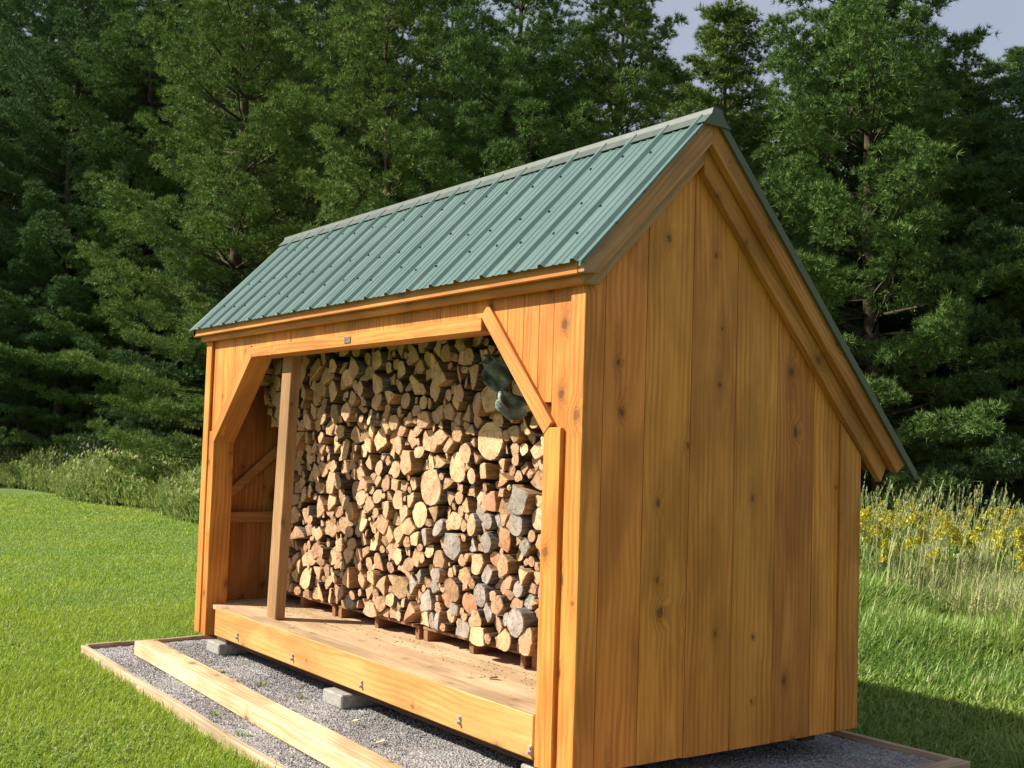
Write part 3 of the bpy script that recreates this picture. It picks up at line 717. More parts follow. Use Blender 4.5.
for i, (x, z, r_, shape, tone) in enumerate(seeds):
    poly = cell(i)
    if not poly: continue
    A = abs(sum(poly[k][0] * poly[(k + 1) % len(poly)][1] - poly[(k + 1) % len(poly)][0] * poly[k][1] for k in range(len(poly)))) / 2
    if A < .0006: continue
    cx = sum(p[0] for p in poly) / len(poly); cz = sum(p[1] for p in poly) / len(poly)
    outline = []; side = []          # side: 0 bark, 1 split face
    if shape == 'round':
        k_ = 16; ph = rr_.uniform(0, 6.28); ecc = rr_.uniform(.0, .10)
        dists = []
        for k in range(k_):
            a_ = 2 * math.pi * k / k_; best = 1
            for e in range(len(poly)):
                p, q = poly[e], poly[(e + 1) % len(poly)]
                ex, ez = q[0] - p[0], q[1] - p[1]; nx, nz = ez, -ex; den = nx * math.cos(a_) + nz * math.sin(a_)
                if den > 1e-9:
                    t_ = (nx * (p[0] - cx) + nz * (p[1] - cz)) / den
                    if t_ > 0: best = min(best, t_)
            dists.append(best)
        rin = min(r_ * 1.12, sorted(dists)[9 if i < len(LM) else 3])
        for k in range(k_):
            a_ = 2 * math.pi * k / k_; rad = min(rin * (1 + ecc * math.cos(2 * (a_ - ph)) + rr_.uniform(-.025, .025)), dists[k])
            outline.append((rad * math.cos(a_), rad * math.sin(a_))); side.append(0)
    else:
        pl = simplify(poly, rr_.choice((3, 4, 4, 5, 5, 6)))
        n_ = len(pl); be = max(range(n_), key=lambda e: math.hypot(pl[(e + 1) % n_][0] - pl[e][0], pl[(e + 1) % n_][1] - pl[e][1])) if rr_.random() < .7 else rr_.randrange(n_)
        for e in range(n_):
            p, q = pl[e], pl[(e + 1) % n_]; ex, ez = q[0] - p[0], q[1] - p[1]; l = math.hypot(ex, ez) + 1e-9; nx, nz = ez / l, -ex / l
            bark = e == be and rr_.random() < .85; segs = 5 if bark else 3
            for k in range(segs):
                t_ = k / segs; bul = (.13 * l * 4 * t_ * (1 - t_) * .7) if bark else (rr_.uniform(-.07, .05) * l if k else 0)
                px, pz = p[0] + ex * t_ + nx * (bul - .002), p[1] + ez * t_ + nz * (bul - .002)
                # round the corners a little
                if k == 0: px += (cx - px) * .05; pz += (cz - pz) * .05
                outline.append((px - cx, pz - cz)); side.append(0 if bark else 1)
    logs.append(dict(x=cx, z=cz, A=A, shape=shape, tone=tone, outline=outline, side=side, lm=i < len(LM)))
def log_geo(lg, mb, org):
    o = lg['outline']; n_ = len(o); ox, oy, oz = org
    prot = rr_.gauss(0, .017) if lg['shape'] == 'split' else rr_.gauss(-.006, .022)
    sx, sz = rr_.gauss(0, .16), rr_.gauss(0, .14)
    if lg['lm']: prot = rr_.gauss(-.016, .010); sx *= .35; sz *= .35
    len_ = rr_.uniform(.33, .42); ax, az = rr_.gauss(0, .03), rr_.gauss(0, .03)
    base = len(mb.v); vs = [(ox, oy + prot - .002, oz)]
    for (a_, b_) in o: vs.append((ox + a_ * .955, oy + prot + sx * a_ + sz * b_ + rr_.uniform(-.002, .002), oz + b_ * .955))
    for (a_, b_) in o: vs.append((ox + a_, oy + prot + sx * a_ + sz * b_ + .006, oz + b_))
    for (a_, b_) in o: vs.append((ox + a_ * .96 + ax * len_, oy + prot + len_, oz + b_ * .96 + az * len_))
    fs = []; mi = []
    for k in range(n_):
        k2 = (k + 1) % n_
        fs.append((0, 1 + k, 1 + k2)); mi.append(0)
        sm_ = 1 if lg['side'][k] == 0 else 2
        fs.append((1 + k, 1 + n_ + k, 1 + n_ + k2, 1 + k2)); mi.append(sm_ if lg['shape'] == 'round' and rr_.random() < .8 else 0)
        fs.append((1 + n_ + k, 1 + 2 * n_ + k, 1 + 2 * n_ + k2, 1 + n_ + k2)); mi.append(sm_)
    fs.append(tuple(1 + 2 * n_ + k for k in range(n_))); mi.append(0)
    mb.v += vs; mb.f += [tuple(base + q for q in f) for f in fs]; mb.m += mi
ENDS = {'pale': 'end_pale', 'tan': 'end_tan', 'red': 'end_red', 'grey': 'end_grey'}
logs.sort(key=lambda l: -(l['A'] * (1 + .12 * (l['x'] + 2)) * (1 if -4.1 < l['x'] < -.84 and l['z'] < 1.97 else .02)))
indiv, rest = logs[:298], logs[298:]
# labels
TONE = {'pale': 'pale', 'tan': 'tan', 'red': 'reddish', 'grey': 'grey weathered'}
def place_words(l):
    x, z = l['x'], l['z']
    v = 'on the pallets' if z < .42 else 'low in pile' if z < .75 else 'halfway up pile' if z < 1.15 else 'high in pile' if z < 1.5 else 'at shaded pile top'
    h = 'behind the post' if x < -3.75 else 'right of the post' if x < -3.1 else 'left of middle' if x < -2.4 else 'in the middle' if x < -1.9 else 'right of middle' if x < -1.35 else 'near the right door post'
    return v + ' ' + h
As = sorted(l['A'] for l in indiv); q1, q2 = As[len(As) // 3], As[2 * len(As) // 3]
from collections import defaultdict
by = defaultdict(list)
for l in indiv:
    size = 'small' if l['A'] < q1 else 'medium' if l['A'] < q2 else 'large'
    by[f"{size} {TONE[l['tone']]} {l['shape']} log {place_words(l)}"].append(l)
ORD = ['', 'leftmost', 'second', 'third', 'fourth', 'fifth', 'sixth', 'seventh']
for lab, ls in by.items():
    if len(ls) == 1: ls[0]['label'] = lab; continue
    ls.sort(key=lambda l: l['x'])
    if len(ls) == 2:
        if abs(ls[0]['z'] - ls[1]['z']) > abs(ls[0]['x'] - ls[1]['x']):
            hi = max(ls, key=lambda l: l['z'])
            for l in ls: l['label'] = lab + (', higher one' if l is hi else ', lower one')
        else: ls[0]['label'] = lab + ', left one'; ls[1]['label'] = lab + ', right one'
    else:
        for k, l in enumerate(ls): l['label'] = lab + (', leftmost' if k == 0 else ', rightmost' if k == len(ls) - 1 else f", {ORD[k + 1] if k + 1 < 8 else 'next'} from left")
rounds = sorted([l for l in indiv if l['lm'] and l['shape'] == 'round' and l['tone'] == 'pale'], key=lambda l: -l['A'])[:4]
rounds.sort(key=lambda l: -l['z'])
for l, t_ in zip(rounds, ('very large pale round log end, topmost and rightmost of the four biggest', 'big pale oval log end below and left of the topmost biggest one',
                         'very large pale round log end in the middle of the pile', 'big pale oval log end just under the largest middle one')): l['label'] = t_
for l in indiv:
    mb = MB(); log_geo(l, mb, (0, 0, 0))
    bk = 'bark_grey' if (l['tone'] == 'grey' or rr_.random() < .2) else 'bark_log'
    o = mb.build('firewood_log', [M[ENDS[l['tone']]], M[bk], M['split']])
    o.location = (l['x'], face_y(l['x'], l['z']), l['z'])
    tag(o, l['label'], 'log', 'firewood logs stacked in the shed')
mb = MB()
for l in rest: log_geo(l, mb, (l['x'], face_y(l['x'], l['z']) + .01, l['z']))
tag(mb.build('small_firewood', [M['end_tan'], M['bark_log'], M['split']]), 'small split sticks filling the gaps between the bigger logs', 'firewood', kind='stuff')
# second row of cordwood behind (fills the gaps with dark wood)
mb = MB(); z = .36
while z < 2.05:
    x = PXA + .08
    while x < PXB - .06:
        r_ = rr_.uniform(.05, .075); mb.tube([(x, .96, z), (x, 1.36, z + rr_.uniform(-.01, .01))], r_, 7); x += 2 * r_
    z += .115
tag(mb.build('rear_firewood', [M['bark_log']]), 'dark second row of cordwood seen in the gaps behind', 'firewood', kind='stuff')

# crumpled tarp stuffed above the logs on the right
def tarp():
    n_ = 26; V = []; F = []
    for i in range(n_):
        for j in range(14):
            u_, v_ = i / (n_ - 1), j / 13
            x = -1.24 + .30 * u_; z = 1.86 - .31 * u_ ** 1.1 + .02 * math.sin(9 * u_ + 5 * v_) + (v_ - .5) * .08
            y = .31 + .04 * math.sin(13 * u_ + 2 * v_) + .022 * math.sin(15 * v_ + 5 * u_) + .08 * (v_ - .5)
            V.append((x, y, z))
    for i in range(n_ - 1):
        for j in range(13):
            a_ = i * 14 + j; F += [(a_, a_ + 14, a_ + 15), (a_, a_ + 15, a_ + 1)]
    o = arr_mesh('tarp', np.array(V), np.array(F), [M['tarp']], smooth=True); s_ = o.modifiers.new('thickness', 'SOLIDIFY'); s_.thickness = .004
    return o
tag(tarp(), 'small crumpled dark green and silver tarp stuffed over the logs behind the right brace', 'tarp')

# bark and wood chips
def chip(name, x, y, z, s, mat, label, group, rz):
    pts = []; n_ = 7
    for k in range(n_): a_ = 2 * math.pi * k / n_; pts.append((s * math.cos(a_) * rr_.uniform(.6, 1.2), s * .55 * math.sin(a_) * rr_.uniform(.6, 1.2)))
    mb = MB(); mb.prism(pts, 2, 0, s * .25); mb.v = [(v[0], v[1], v[2] + .2 * v[0]) for v in mb.v]
    o = mb.build(name, mat, None, .002); o.location = (x, y, z + .2 * s); o.rotation_euler = (0, 0, rz); tag(o, label, 'chip', group)
chip('bark_chip', -1.02, .28, .198, .030, M['chip'], 'larger brown bark chip lying on the deck', 'bark chips on the deck', .5)
chip('bark_chip', -1.10, .25, .198, .016, M['chip_pale'], 'small pale chip beside the larger bark chip on deck', 'bark chips on the deck', 1.5)
chip('bark_chip', -.80, .42, .198, .022, M['chip'], 'brown bark chip on the deck near the right door post', 'bark chips on the deck', 2.5)
chip('wood_chip', -1.72, -.12, GZP + .012, .032, M['chip_pale'], 'pale wood chip on gravel in front of the middle concrete block', 'wood chips on the gravel', .3)
chip('wood_chip', -1.27, -.22, GZP + .012, .026, M['chip_pale'], 'pale wood chip on gravel nearest the bottom edge', 'wood chips on the gravel', 1.3)

n = 900; x = rng.uniform(-3.9, -.3, n); y = .54 - np.abs(rng.normal(0, .16, n)); k = y > .0; x, y = x[k], y[k]; n = len(x)
V, F = pebbles(np.stack([x, y, np.full(n, .1985)], -1), rng.uniform(.002, .007, n) * (rng.uniform(0, 1, n) ** 2 + .4)); V[:, 2] = .197 + (V[:, 2] - .197) * .5
tag(arr_mesh('bark_crumbs', V, F, [M['chip']]), 'bark crumbs and splinters scattered on the deck in front of the pallets', 'bark crumbs', kind='stuff')

# ------------------------------------------------------------ grass and weeds
def blades(P, h, w, lean, az, bend=.5):
    n_ = len(P); c, s = np.cos(az), np.sin(az); side = np.stack([-s, c, np.zeros(n_)], -1); d = np.stack([c, s, np.zeros(n_)], -1); up = np.array([0, 0, 1.0])
    m_ = P + up * (h * .58)[:, None] + d * (h * lean * .30)[:, None]
    tip = P + up * (h * np.sqrt(np.clip(1 - lean ** 2 * .6, .1, 1)))[:, None] + d * (h * lean)[:, None]
    V = np.stack([P - side * (w / 2)[:, None], P + side * (w / 2)[:, None], m_ + side * (w * .40)[:, None], m_ - side * (w * .40)[:, None], tip], 1)
    F = np.array([(0, 1, 2), (0, 2, 3), (3, 2, 4)])
    return V.reshape(-1, 3), (F[None] + 5 * np.arange(n_)[:, None, None]).reshape(-1, 3)
CX, CY = 3.9278, -3.1812
def view_points(n_, px0, px1, d0, d1, pw=1.0):
    """points spread over a wedge of ground in front of the shed (angles measured about the viewpoint)"""
    px = rng.uniform(px0, px1, n_); t_ = rng.uniform(0, 1, n_) ** pw; d = d0 * (d1 / d0) ** t_
    dx = _f.x + _r.x * (px - 512) / 1173.2; dy = _f.y + _r.y * (px - 512) / 1173.2; l = np.hypot(dx, dy)
    return CX + dx / l * d, CY + dy / l * d, d
def off_pad(x, y, m_=.05): return ~in_pad(x, y, m_)
# mown lawn
x, y, d = view_points(330000, -260, 640, 4.2, 34, .92)
k = off_pad(x, y, .045) & (y < 5.6) & (x < 1.6)
x, y, d = x[k], y[k], d[k]
xe = rng.uniform(-7, 4.6, 150000); ye_ = rng.uniform(-5.5, 3.2, 150000); k = off_pad(xe, ye_, .045); xe, ye_ = xe[k], ye_[k]      # round the near sides of the shed too
x = np.concatenate([x, xe]); y = np.concatenate([y, ye_]); d = np.concatenate([d, np.clip(np.hypot(xe - CX, ye_ - CY), 4.5, 8)]); n = len(x)
tall = 1 + .9 * np.clip(np.sin(x * 1.3 + .8 * np.sin(y * 2.3)) * np.sin(y * 1.9 + .6 + x * .7), 0, 1) * rng.uniform(0, 1, n)
_e = (PADQ[1] - PADQ[0]) / np.linalg.norm(PADQ[1] - PADQ[0]); _d = np.abs((x - PADQ[0][0]) * -_e[1] + (y - PADQ[0][1]) * _e[0])
near_edge = np.exp(-np.minimum(_d, np.where(y > -.7, np.abs(x + 4.65), 9)) * 9) * (y < 2.2)
h = (rng.uniform(.024, .05, n) * tall + .075 * near_edge * rng.uniform(0, 1, n)); w = np.clip(.0022 * (d / 4.5), .004, .02) * rng.uniform(.8, 1.5, n)
V, F = blades(np.stack([x, y, gz(x, y) - .005], -1), h, w, rng.uniform(.2, 1.0, n), rng.uniform(0, 6.28, n))
tag(arr_mesh('lawn_grass', V, F, [M['lawn']]), 'short bright green mown lawn grass', 'grass', kind='stuff')
# clover and broad leaves in the near lawn
x, y, d = view_points(9000, -100, 420, 4.6, 11, 1.0); k = off_pad(x, y, .1) & (y < -.8); x, y = x[k], y[k]; n = len(x)
k = (np.sin(x * 3.1 + y) * np.sin(y * 2.7 - x) > .15); x, y = x[k], y[k]; n = len(x)
V, F = blades(np.stack([x, y, gz(x, y) + .01], -1), rng.uniform(.018, .038, n), rng.uniform(.010, .019, n), rng.uniform(.7, 1.2, n), rng.uniform(0, 6.28, n))
tag(arr_mesh('lawn_clover', V, F, [M['lush']]), 'patches of broad clover leaves in the near lawn', 'clover', kind='stuff')
# lush grass right of and behind the shed
x, y, d = view_points(260000, 700, 1650, 5.2, 15.5, 1.0)
k = off_pad(x, y, .12) & (y > 2.22); x, y, d = x[k], y[k], d[k]; n = len(x)
hh = .10 + .44 * sstep(3.5, 5.6, y + .08 * x) * (.7 + .3 * np.sin(x * 3.1 + y) * np.sin(y * 2.2))
h = hh * rng.uniform(.5, 1.15, n); w = np.clip(.0016 * d, .006, .02) * rng.uniform(.7, 1.4, n)
V, F = blades(np.stack([x, y, gz(x, y) - .01], -1), h, w, rng.uniform(.15, .95, n), rng.normal(.4, 1.3, n))
tag(arr_mesh('long_grass', V, F, [M['lush']]), 'long lush green grass behind and right of the shed', 'grass', kind='stuff')
# dry meadow
x, y, d = view_points(200000, 760, 1600, 9.5, 19.5, .9); k = (y > 6.8 - .12 * x + .5 * np.sin(x * .9)); k &= y < 14.8; x, y, d = x[k], y[k], d[k]; n = len(x)
clump = .5 + .5 * np.sin(x * 2.3 + np.sin(y * 1.7)) * np.sin(y * 2.1)
h = (.44 + .36 * clump) * rng.uniform(.45, 1.1, n); w = np.clip(.0013 * d, .009, .02) * rng.uniform(.6, 1.3, n)
V, F = blades(np.stack([x, y, gz(x, y)], -1), h, w, rng.uniform(.1, .85, n), rng.normal(.7, 1.1, n))
tag(arr_mesh('meadow_grass', V, F, [M['dry']]), 'tall dry meadow grass turning straw coloured at the wood edge', 'grass', kind='stuff')
def leafy(P0, h, nl, ll, lw, spread, top=1.0):
    """stalks with leaves: returns leaf arrays"""
    n_ = len(P0); t_ = rng.uniform(.12, top, (n_, nl)); az = rng.uniform(0, 6.28, (n_, nl))
    base = P0[:, None] + np.stack([spread * np.cos(az) * rng.uniform(0, 1, (n_, nl)), spread * np.sin(az) * rng.uniform(0, 1, (n_, nl)), t_ * h[:, None]], -1)
    l = ll * rng.uniform(.6, 1.3, (n_, nl)); B = base.reshape(-1, 3)
    return blades(B, l.ravel(), (lw * rng.uniform(.7, 1.3, (n_, nl))).ravel(), rng.uniform(.4, 1.15, n_ * nl), az.ravel())
# weed bank at the back of the lawn
n = 5200; x = -np.exp(rng.uniform(np.log(9.5), np.log(46), n)); y = 5.0 + .25 * np.sin(x * .8) + rng.uniform(0, 1, n) ** 1.4 * 2.3
h = 1.22 * (.55 + .45 * np.clip((y - 4.9) / .9, 0, 1)) * (.85 + .3 * np.sin(x * 1.1) * np.sin(x * .43 + 2)) * rng.uniform(.7, 1.1, n)
V, F = leafy(np.stack([x, y, gz(x, y)], -1), h, 20, .13, .05, .17)
V2, F2 = blades(np.stack([x, y, gz(x, y)], -1), h * .95, np.full(n, .022), rng.uniform(.05, .5, n), rng.uniform(0, 6.28, n))
tag(arr_mesh('weed_bank', np.concatenate([V, V2]), np.concatenate([F, F2 + len(V)]), [M['weed']]), 'bank of tall rough weeds along the back of the lawn', 'weeds', kind='stuff')
# goldenrod
def make_goldenrod(seed):
    global rng
    sv = rng; rng = np.random.default_rng(seed)
    g = empty('goldenrod'); mb = MB(); st = 5; heads = []; lv = []
    for k in range(st):
        a_ = rng.uniform(0, 6.28); r_ = rng.uniform(.02, .12); hh_ = rng.uniform(.66, .98); tx, ty = r_ * 2.0 * math.cos(a_), r_ * 2.0 * math.sin(a_)
        mb.tube([(r_ * math.cos(a_) * .4, r_ * math.sin(a_) * .4, 0), (tx * .6, ty * .6, hh_ * .55), (tx, ty, hh_)], [.006, .005, .003], 4)
        heads.append((tx, ty, hh_)); lv.append((tx * .6, ty * .6, .0))
    mb.build('stem', M['stem'], g)
    lvp = np.array(lv); V, F = leafy(lvp, np.full(st, .75), 22, .10, .022, .05); arr_mesh('leaves', V, F, [M['lush']], parent=g)
    Hd = np.array(heads); N_ = 110; q = rng.uniform(0, 1, (st, N_)); a_ = rng.uniform(0, 6.28, (st, N_)); rad = (.075 * (1 - q) + .015) * rng.uniform(.3, 1, (st, N_))
    P_ = Hd[:, None] + np.stack([rad * np.cos(a_) + .05 * q, rad * np.sin(a_), (q - .7) * .12], -1); P_ = P_.reshape(-1, 3)
    V, F = blades(P_, rng.uniform(.018, .036, len(P_)), rng.uniform(.016, .028, len(P_)), rng.uniform(.2, 1.1, len(P_)), rng.uniform(0, 6.28, len(P_)))
    for k in range(st): arr_mesh('flower_head', V[k * N_ * 5:(k + 1) * N_ * 5], F[:N_ * 3], [M['flower']], parent=g)
    rng = sv
    return g
protos = [make_goldenrod(s_) for s_ in (3, 4, 5)]
k = 0
gr = random.Random(5)
for i in range(38):
    px = gr.uniform(855, 1100); d = gr.uniform(12.5, 17.5)
    dx = _f.x + _r.x * (px - 512) / 1173.2; dy = _f.y + _r.y * (px - 512) / 1173.2; l = math.hypot(dx, dy); x, y = CX + dx / l * d, CY + dy / l * d
    o = protos[i] if i < 3 else copy_tree(protos[i % 3])
    o.location = (x, y, float(gz(x, y))); o.rotation_euler = (0, 0, gr.uniform(0, 6.28)); s_ = gr.uniform(.78, 1.08); o.scale = (s_, s_, s_)
    tag(o, 'yellow flowering goldenrod plant standing in the tall meadow grass at the wood edge', 'goldenrod', 'goldenrod plants in the meadow')
# tall seeding stalks above the meadow
n = 320; x, y, d = view_points(n, 855, 1120, 12, 17, 1); h = rng.uniform(.9, 1.4, n); az = rng.normal(.7, 1, n); ln = rng.uniform(.05, .4, n)
P = np.stack([x, y, gz(x, y)], -1); V, F = blades(P, h, np.full(n, .009), ln, az)
tips = V.reshape(-1, 5, 3)[:, 4]; mids = V.reshape(-1, 5, 3)[:, 2]
q = rng.uniform(.55, 1.0, (n, 16)); hp = mids[:, None] + (tips - mids)[:, None] * q[..., None]; hp = hp.reshape(-1, 3)
V2, F2 = blades(hp, rng.uniform(.03, .06, len(hp)), np.full(len(hp), .010), rng.uniform(.1, .7, len(hp)), rng.uniform(0, 6.28, len(hp)))
tag(arr_mesh('seeding_grass', np.concatenate([V, V2]), np.concatenate([F, F2 + len(V)]), [M['dry']]), 'tall seeding grass stalks standing above the meadow', 'grass', kind='stuff')
# bright tuft by the near right corner of the pad
n = 260; a_ = rng.uniform(0, 6.28, n); r_ = .16 * np.sqrt(rng.uniform(0, 1, n)); x = .62 + r_ * np.cos(a_); y = 2.55 + r_ * np.sin(a_)
V, F = blades(np.stack([x, y, gz(x, y)], -1), rng.uniform(.2, .42, n), rng.uniform(.006, .011, n), rng.uniform(.3, 1.0, n), rng.uniform(0, 6.28, n))
tag(arr_mesh('grass_tuft', V, F, [M['lush']]), 'tuft of long arching grass beside the near right corner of the pad', 'grass tuft')
# small weeds in the gravel
wr_ = random.Random(9)
for i, (x, y, lab) in enumerate([(-3.35, -.22, 'tiny green weed in gravel nearest the far left block'), (-2.9, -.15, 'tiny green weed in gravel between the two front blocks'), (-2.42, -.10, 'green weed growing against the middle concrete block'),
        (-2.25, -.70, 'green weed sprouting between the timber and the front edging'), (-1.75, -.745, 'green weed in the front gravel strip nearest the bottom edge')]):
    n = 26; az = rng.uniform(0, 6.28, n); r_ = rng.uniform(0, .035, n)
    V, F = blades(np.stack([r_ * np.cos(az), r_ * np.sin(az), np.zeros(n)], -1), rng.uniform(.012, .032, n), rng.uniform(.005, .010, n), rng.uniform(.3, 1.1, n), az)
    o = arr_mesh('gravel_weed', V, F, [M['lush']]); o.location = (x, y, GZP); tag(o, lab, 'weed', 'weeds in the gravel')

# ------------------------------------------------------------ trees
def tuft(P, Dr, n_, ln, w):
    """needle sprays: n_ thin triangles per tip"""
    m_ = len(P); d = Dr[:, None] * .75 + rng.normal(0, .55, (m_, n_, 3)); d[..., 2] += .12; d /= np.linalg.norm(d, axis=-1, keepdims=True)
    s_ = np.cross(d, rng.normal(0, 1, (m_, n_, 3))); s_ /= np.linalg.norm(s_, axis=-1, keepdims=True) + 1e-9
    b = P[:, None] + d * .01; l = ln * rng.uniform(.6, 1.25, (m_, n_, 1))
    V = np.stack([b + s_ * w * .5, b - s_ * w * .5, b + d * l], 2).reshape(-1, 3)
    return V, np.arange(len(V)).reshape(-1, 3)
def pine(name, seed, H, RAD, hb, mat, label, loc, dens=1.0, whorl=.82, droop=.0, ln=.122, nw=19, puff=1.0, group='pines along the wood edge', bare=0):
    global rng
    sv = rng; rng = np.random.default_rng(seed)
    t = empty(name, loc); lean = rng.normal(0, .012, 2)
    trunk = MB(); zs = np.linspace(-.3, H * .98, 12); r0 = .010 * H + .03
    cx = lambda z: float(lean[0] * z + .05 * math.sin(z * .7 + seed)); cy = lambda z: float(lean[1] * z + .05 * math.cos(z * .6 + seed))
    trunk.tube([(cx(z), cy(z), float(z)) for z in zs], [r0 * (1 - z / H) ** .8 + .012 for z in zs], 9)
    P = []; Dd = []
    z = hb
    lob = rng.uniform(0, 6.28, 4)
    while z < H - .12:
        f = (z - hb) / (H - hb)
        prof = min(1, .74 + 1.3 * f) * (1 - f) ** .52
        nb = rng.integers(6, 9) if f < .8 else rng.integers(5, 7)
        a0 = rng.uniform(0, 6.28)
        for k in range(nb):
            a_ = a0 + 6.28 * k / nb + rng.normal(0, .22)
            lobe = 1 + .22 * math.sin(2 * a_ + lob[0] + z * .5) + .16 * math.sin(3 * a_ + lob[1] - z * .9)
            l = max(.3, RAD * prof * lobe * rng.uniform(.62, 1.15))
            el = -.10 - droop + .8 * f + rng.normal(0, .12); tipup = .22 + .25 * rng.uniform()
            n_ = max(3, int(l / .24)); s_ = np.linspace(0, 1, n_ + 1)
            hor = l * s_; zz = z + math.sin(el) * l * s_ + tipup * l * .5 * s_ ** 2.5
            wob = .07 * l * np.sin(s_ * 5 + rng.uniform(0, 6)) * s_
            ca, sa = math.cos(a_), math.sin(a_); X = cx(z) + ca * hor - sa * wob; Y = cy(z) + sa * hor + ca * wob
            sp = np.stack([X, Y, zz], -1); st_ = max(1, n_ // 3)
            trunk.tube(sp[::st_].tolist(), np.linspace(.010 + .010 * l, .006, len(sp[::st_])).tolist(), 4)
            fw = np.array([ca, sa, .25])
            for q in range(n_ + 1):
                u_ = s_[q]
                if u_ < .30 * min(1, l / 1.6): continue
                for sd_ in (-1, 1):
                    tl = l * .36 * (1.08 - u_) * rng.uniform(.55, 1.2) + .10
                    mt = max(1, int(round(tl / .115 * dens)))
                    ww = (np.arange(mt) + .7) / mt * tl
                    dirv = np.array([ca * .75 - sd_ * sa * .75, sa * .75 + sd_ * ca * .75, .18 + rng.normal(0, .12)])
                    pp = sp[q] + dirv * ww[:, None] + rng.normal(0, .06, (mt, 3)); pp[:, 2] += .03
                    P.append(pp); Dd.append(np.repeat((dirv + np.array([0, 0, .45]))[None], mt, 0))
                    if rng.uniform() < puff:                 # a soft round cluster of shoots at the twig's end
                        m_ = 10; c_ = sp[q] + dirv * tl; o_ = rng.normal(0, 1, (m_, 3)); o_ /= np.linalg.norm(o_, axis=1, keepdims=True); o_[:, 2] = np.abs(o_[:, 2]) * .8 - .1
                        P.append(c_ + o_ * np.array([1, 1, .7]) * rng.uniform(.05, .24, (m_, 1))); Dd.append(o_ + np.array([0, 0, .5]) + .4 * dirv)
                P.append(sp[q][None] + np.array([0, 0, .05])); Dd.append((fw + np.array([0, 0, .6]))[None])
            # leading shoots stand up at the branch end
            m_ = 3; P.append(sp[-1] + fw * rng.uniform(0, .16, (m_, 1)) + rng.normal(0, .05, (m_, 3)) + np.array([0, 0, .06])); Dd.append(np.repeat((fw + np.array([0, 0, .8]))[None], m_, 0))
        z += whorl * rng.uniform(.7, 1.25) * (1 - .35 * f)
    for k in range(8): P.append(np.array([[cx(H), cy(H), H - .08 * k]])); Dd.append(np.array([[0, 0, 1.0]]))
    for k in range(bare):
        a_ = rng.uniform(0, 6.28); zz = rng.uniform(.5, hb + 3.0); l = rng.uniform(1.2, 2.6)
        trunk.tube([(cx(zz), cy(zz), zz), (cx(zz) + l * .6 * math.cos(a_), cy(zz) + l * .6 * math.sin(a_), zz + .05), (cx(zz) + l * math.cos(a_), cy(zz) + l * math.sin(a_), zz + .45)], [.03, .016, .006], 4)
    trunk.build('trunk', M['bark'], t, smooth=True)
    P = np.concatenate(P); Dd = np.concatenate(Dd); Dd /= np.linalg.norm(Dd, axis=-1, keepdims=True)
    V, F = tuft(P, Dd, nw, ln, .0155)
    
    print(name, seed, len(F)); arr_mesh('crown', V, F, [mat], parent=t)
    rng = sv
    tag(t, label, 'pine tree', group)
    return t
def gp(x, y): return (x, y, float(gz(x, y)))
A_, B_, C_ = M['pineA'], M['pineB'], M['pineC']
G1 = 'pines along the wood edge'
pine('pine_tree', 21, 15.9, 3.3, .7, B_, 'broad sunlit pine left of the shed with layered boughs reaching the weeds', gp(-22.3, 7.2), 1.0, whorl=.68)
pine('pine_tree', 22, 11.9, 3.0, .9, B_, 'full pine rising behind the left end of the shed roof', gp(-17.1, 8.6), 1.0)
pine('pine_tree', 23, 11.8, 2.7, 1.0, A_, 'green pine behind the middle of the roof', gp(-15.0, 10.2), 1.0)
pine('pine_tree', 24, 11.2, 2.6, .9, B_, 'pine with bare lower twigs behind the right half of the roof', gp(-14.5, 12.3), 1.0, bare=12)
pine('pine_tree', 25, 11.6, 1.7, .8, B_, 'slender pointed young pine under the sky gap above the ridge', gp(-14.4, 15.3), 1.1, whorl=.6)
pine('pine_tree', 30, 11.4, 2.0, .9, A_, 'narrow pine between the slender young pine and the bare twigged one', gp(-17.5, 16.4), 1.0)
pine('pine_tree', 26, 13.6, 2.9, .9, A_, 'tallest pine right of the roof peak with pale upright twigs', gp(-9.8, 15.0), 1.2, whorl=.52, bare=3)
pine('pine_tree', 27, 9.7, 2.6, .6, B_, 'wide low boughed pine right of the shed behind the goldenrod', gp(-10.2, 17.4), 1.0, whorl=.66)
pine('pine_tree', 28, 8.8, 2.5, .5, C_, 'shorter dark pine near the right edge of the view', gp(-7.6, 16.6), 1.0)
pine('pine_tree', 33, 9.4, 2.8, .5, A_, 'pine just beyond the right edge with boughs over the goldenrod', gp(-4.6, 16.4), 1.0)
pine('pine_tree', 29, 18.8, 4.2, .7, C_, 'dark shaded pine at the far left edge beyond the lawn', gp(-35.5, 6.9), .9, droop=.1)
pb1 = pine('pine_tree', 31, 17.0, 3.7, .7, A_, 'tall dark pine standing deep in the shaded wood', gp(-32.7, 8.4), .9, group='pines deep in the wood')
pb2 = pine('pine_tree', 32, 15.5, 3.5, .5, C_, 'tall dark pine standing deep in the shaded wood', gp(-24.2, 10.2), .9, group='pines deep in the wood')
bk = random.Random(3)
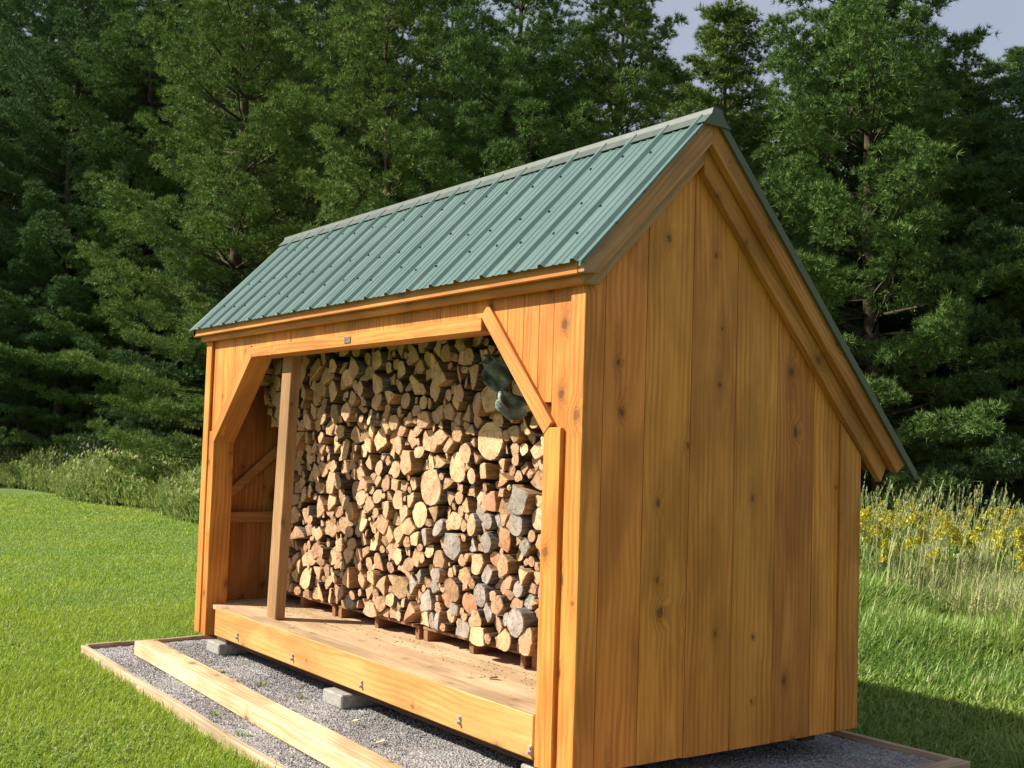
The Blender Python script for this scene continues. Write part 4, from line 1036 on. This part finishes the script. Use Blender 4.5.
back = [(-36, 12, 18), (-32, 15.5, 17), (-29, 18.5, 16), (-25, 21, 11.5), (-40, 9, 19), (-45, 13, 20), (-21, 22.5, 11), (-17.5, 24.5, 11.8), (-38, 18, 18), (-33, 22, 18), (-28, 26, 13), (-13, 24, 10.5), (-9, 24.5, 9.8),
        (-4.5, 25.5, 13), (-1.5, 22, 13), (-11, 29, 11), (-16, 29, 11.5), (-50, 17, 20), (-44, 21, 20), (-28, 13, 16), (-19, 19.5, 11), (-52, 8.5, 20), (-34, 10, 17), (-28.5, 9.8, 16), (-38.5, 14.5, 18), (-47, 10.5, 20), (-42, 16, 19),
        (-31, 24, 16), (-22, 27, 13), (-36, 26, 18), (-48, 25, 20), (-8, 21, 8.8), (-3, 20.5, 11), (0.5, 20, 12), (-21.5, 12.7, 14), (-19.8, 15.2, 13), (-15.6, 18.4, 10.2), (-12.5, 20, 9.3), (-60, 10, 20), (-58, 14, 20), (-43.5, 7.6, 17), (-50, 12.5, 19), (-37, 8.6, 17), (-40.5, 7.0, 22), (-47.5, 7.2, 24), (-11.9, 16.6, 11.4), (-9.0, 18.6, 10)]
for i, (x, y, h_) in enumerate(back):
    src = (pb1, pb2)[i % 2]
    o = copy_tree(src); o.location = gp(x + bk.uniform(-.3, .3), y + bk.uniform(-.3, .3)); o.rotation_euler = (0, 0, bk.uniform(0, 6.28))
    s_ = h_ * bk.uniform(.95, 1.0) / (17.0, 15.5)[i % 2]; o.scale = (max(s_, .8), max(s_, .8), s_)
# left of the view: trees whose shade falls on the wood edge
for (x, y) in ((-44, 2.0), (-50, 5.5), (-43, -1.5), (-40.5, 1.0), (-47, -3.5)):
    o = copy_tree(pb1 if x > -41 else pb2); o.location = gp(x, y); o.rotation_euler = (0, 0, bk.uniform(0, 6.28)); o['label'] = 'tall pine beyond the left end of the lawn'; o['group'] = 'pines beyond the lawn'
# shrubs at the foot of the wood
for i, (x, y, s_, lab) in enumerate([(-30, 6.9, 1.5, 'dark leafy shrub at the far left behind the weed bank'), (-26.6, 6.9, 1.25, 'dark shrub under the left pine behind the weeds'), (-34.5, 7.2, 1.7, 'dark tall shrub at the left edge of the view'),
        (-22.5, 7.0, .9, 'low shrub in front of the broad sunlit pine trunk'), (-8.2, 14.6, 1.3, 'dark shrub behind the goldenrod beside the shed eave'), (-5.6, 15.4, 1.35, 'dark shrub behind the goldenrod near the right edge')]):
    b = empty('shrub', gp(x, y)); n = int(160 * s_); a_ = rng.uniform(0, 6.28, n); r_ = .9 * s_ * np.sqrt(rng.uniform(0, 1, n))
    P0 = np.stack([r_ * np.cos(a_), r_ * np.sin(a_), np.zeros(n)], -1); V, F = leafy(P0, s_ * (1.15 - .5 * (r_ / (.9 * s_)) ** 2) * rng.uniform(.7, 1.1, n), 24, .12, .05, .2)
    arr_mesh('foliage', V, F, [M['shrub']], parent=b); mb = MB()
    for k in range(7):
        q = rng.uniform(0, 6.28); mb.tube([(.1 * math.cos(q), .1 * math.sin(q), -.05), (.35 * s_ * math.cos(q), .35 * s_ * math.sin(q), .8 * s_)], [.02, .006], 5)
    mb.build('stem', M['bark'], b); tag(b, lab, 'shrub', 'shrubs at the wood edge')
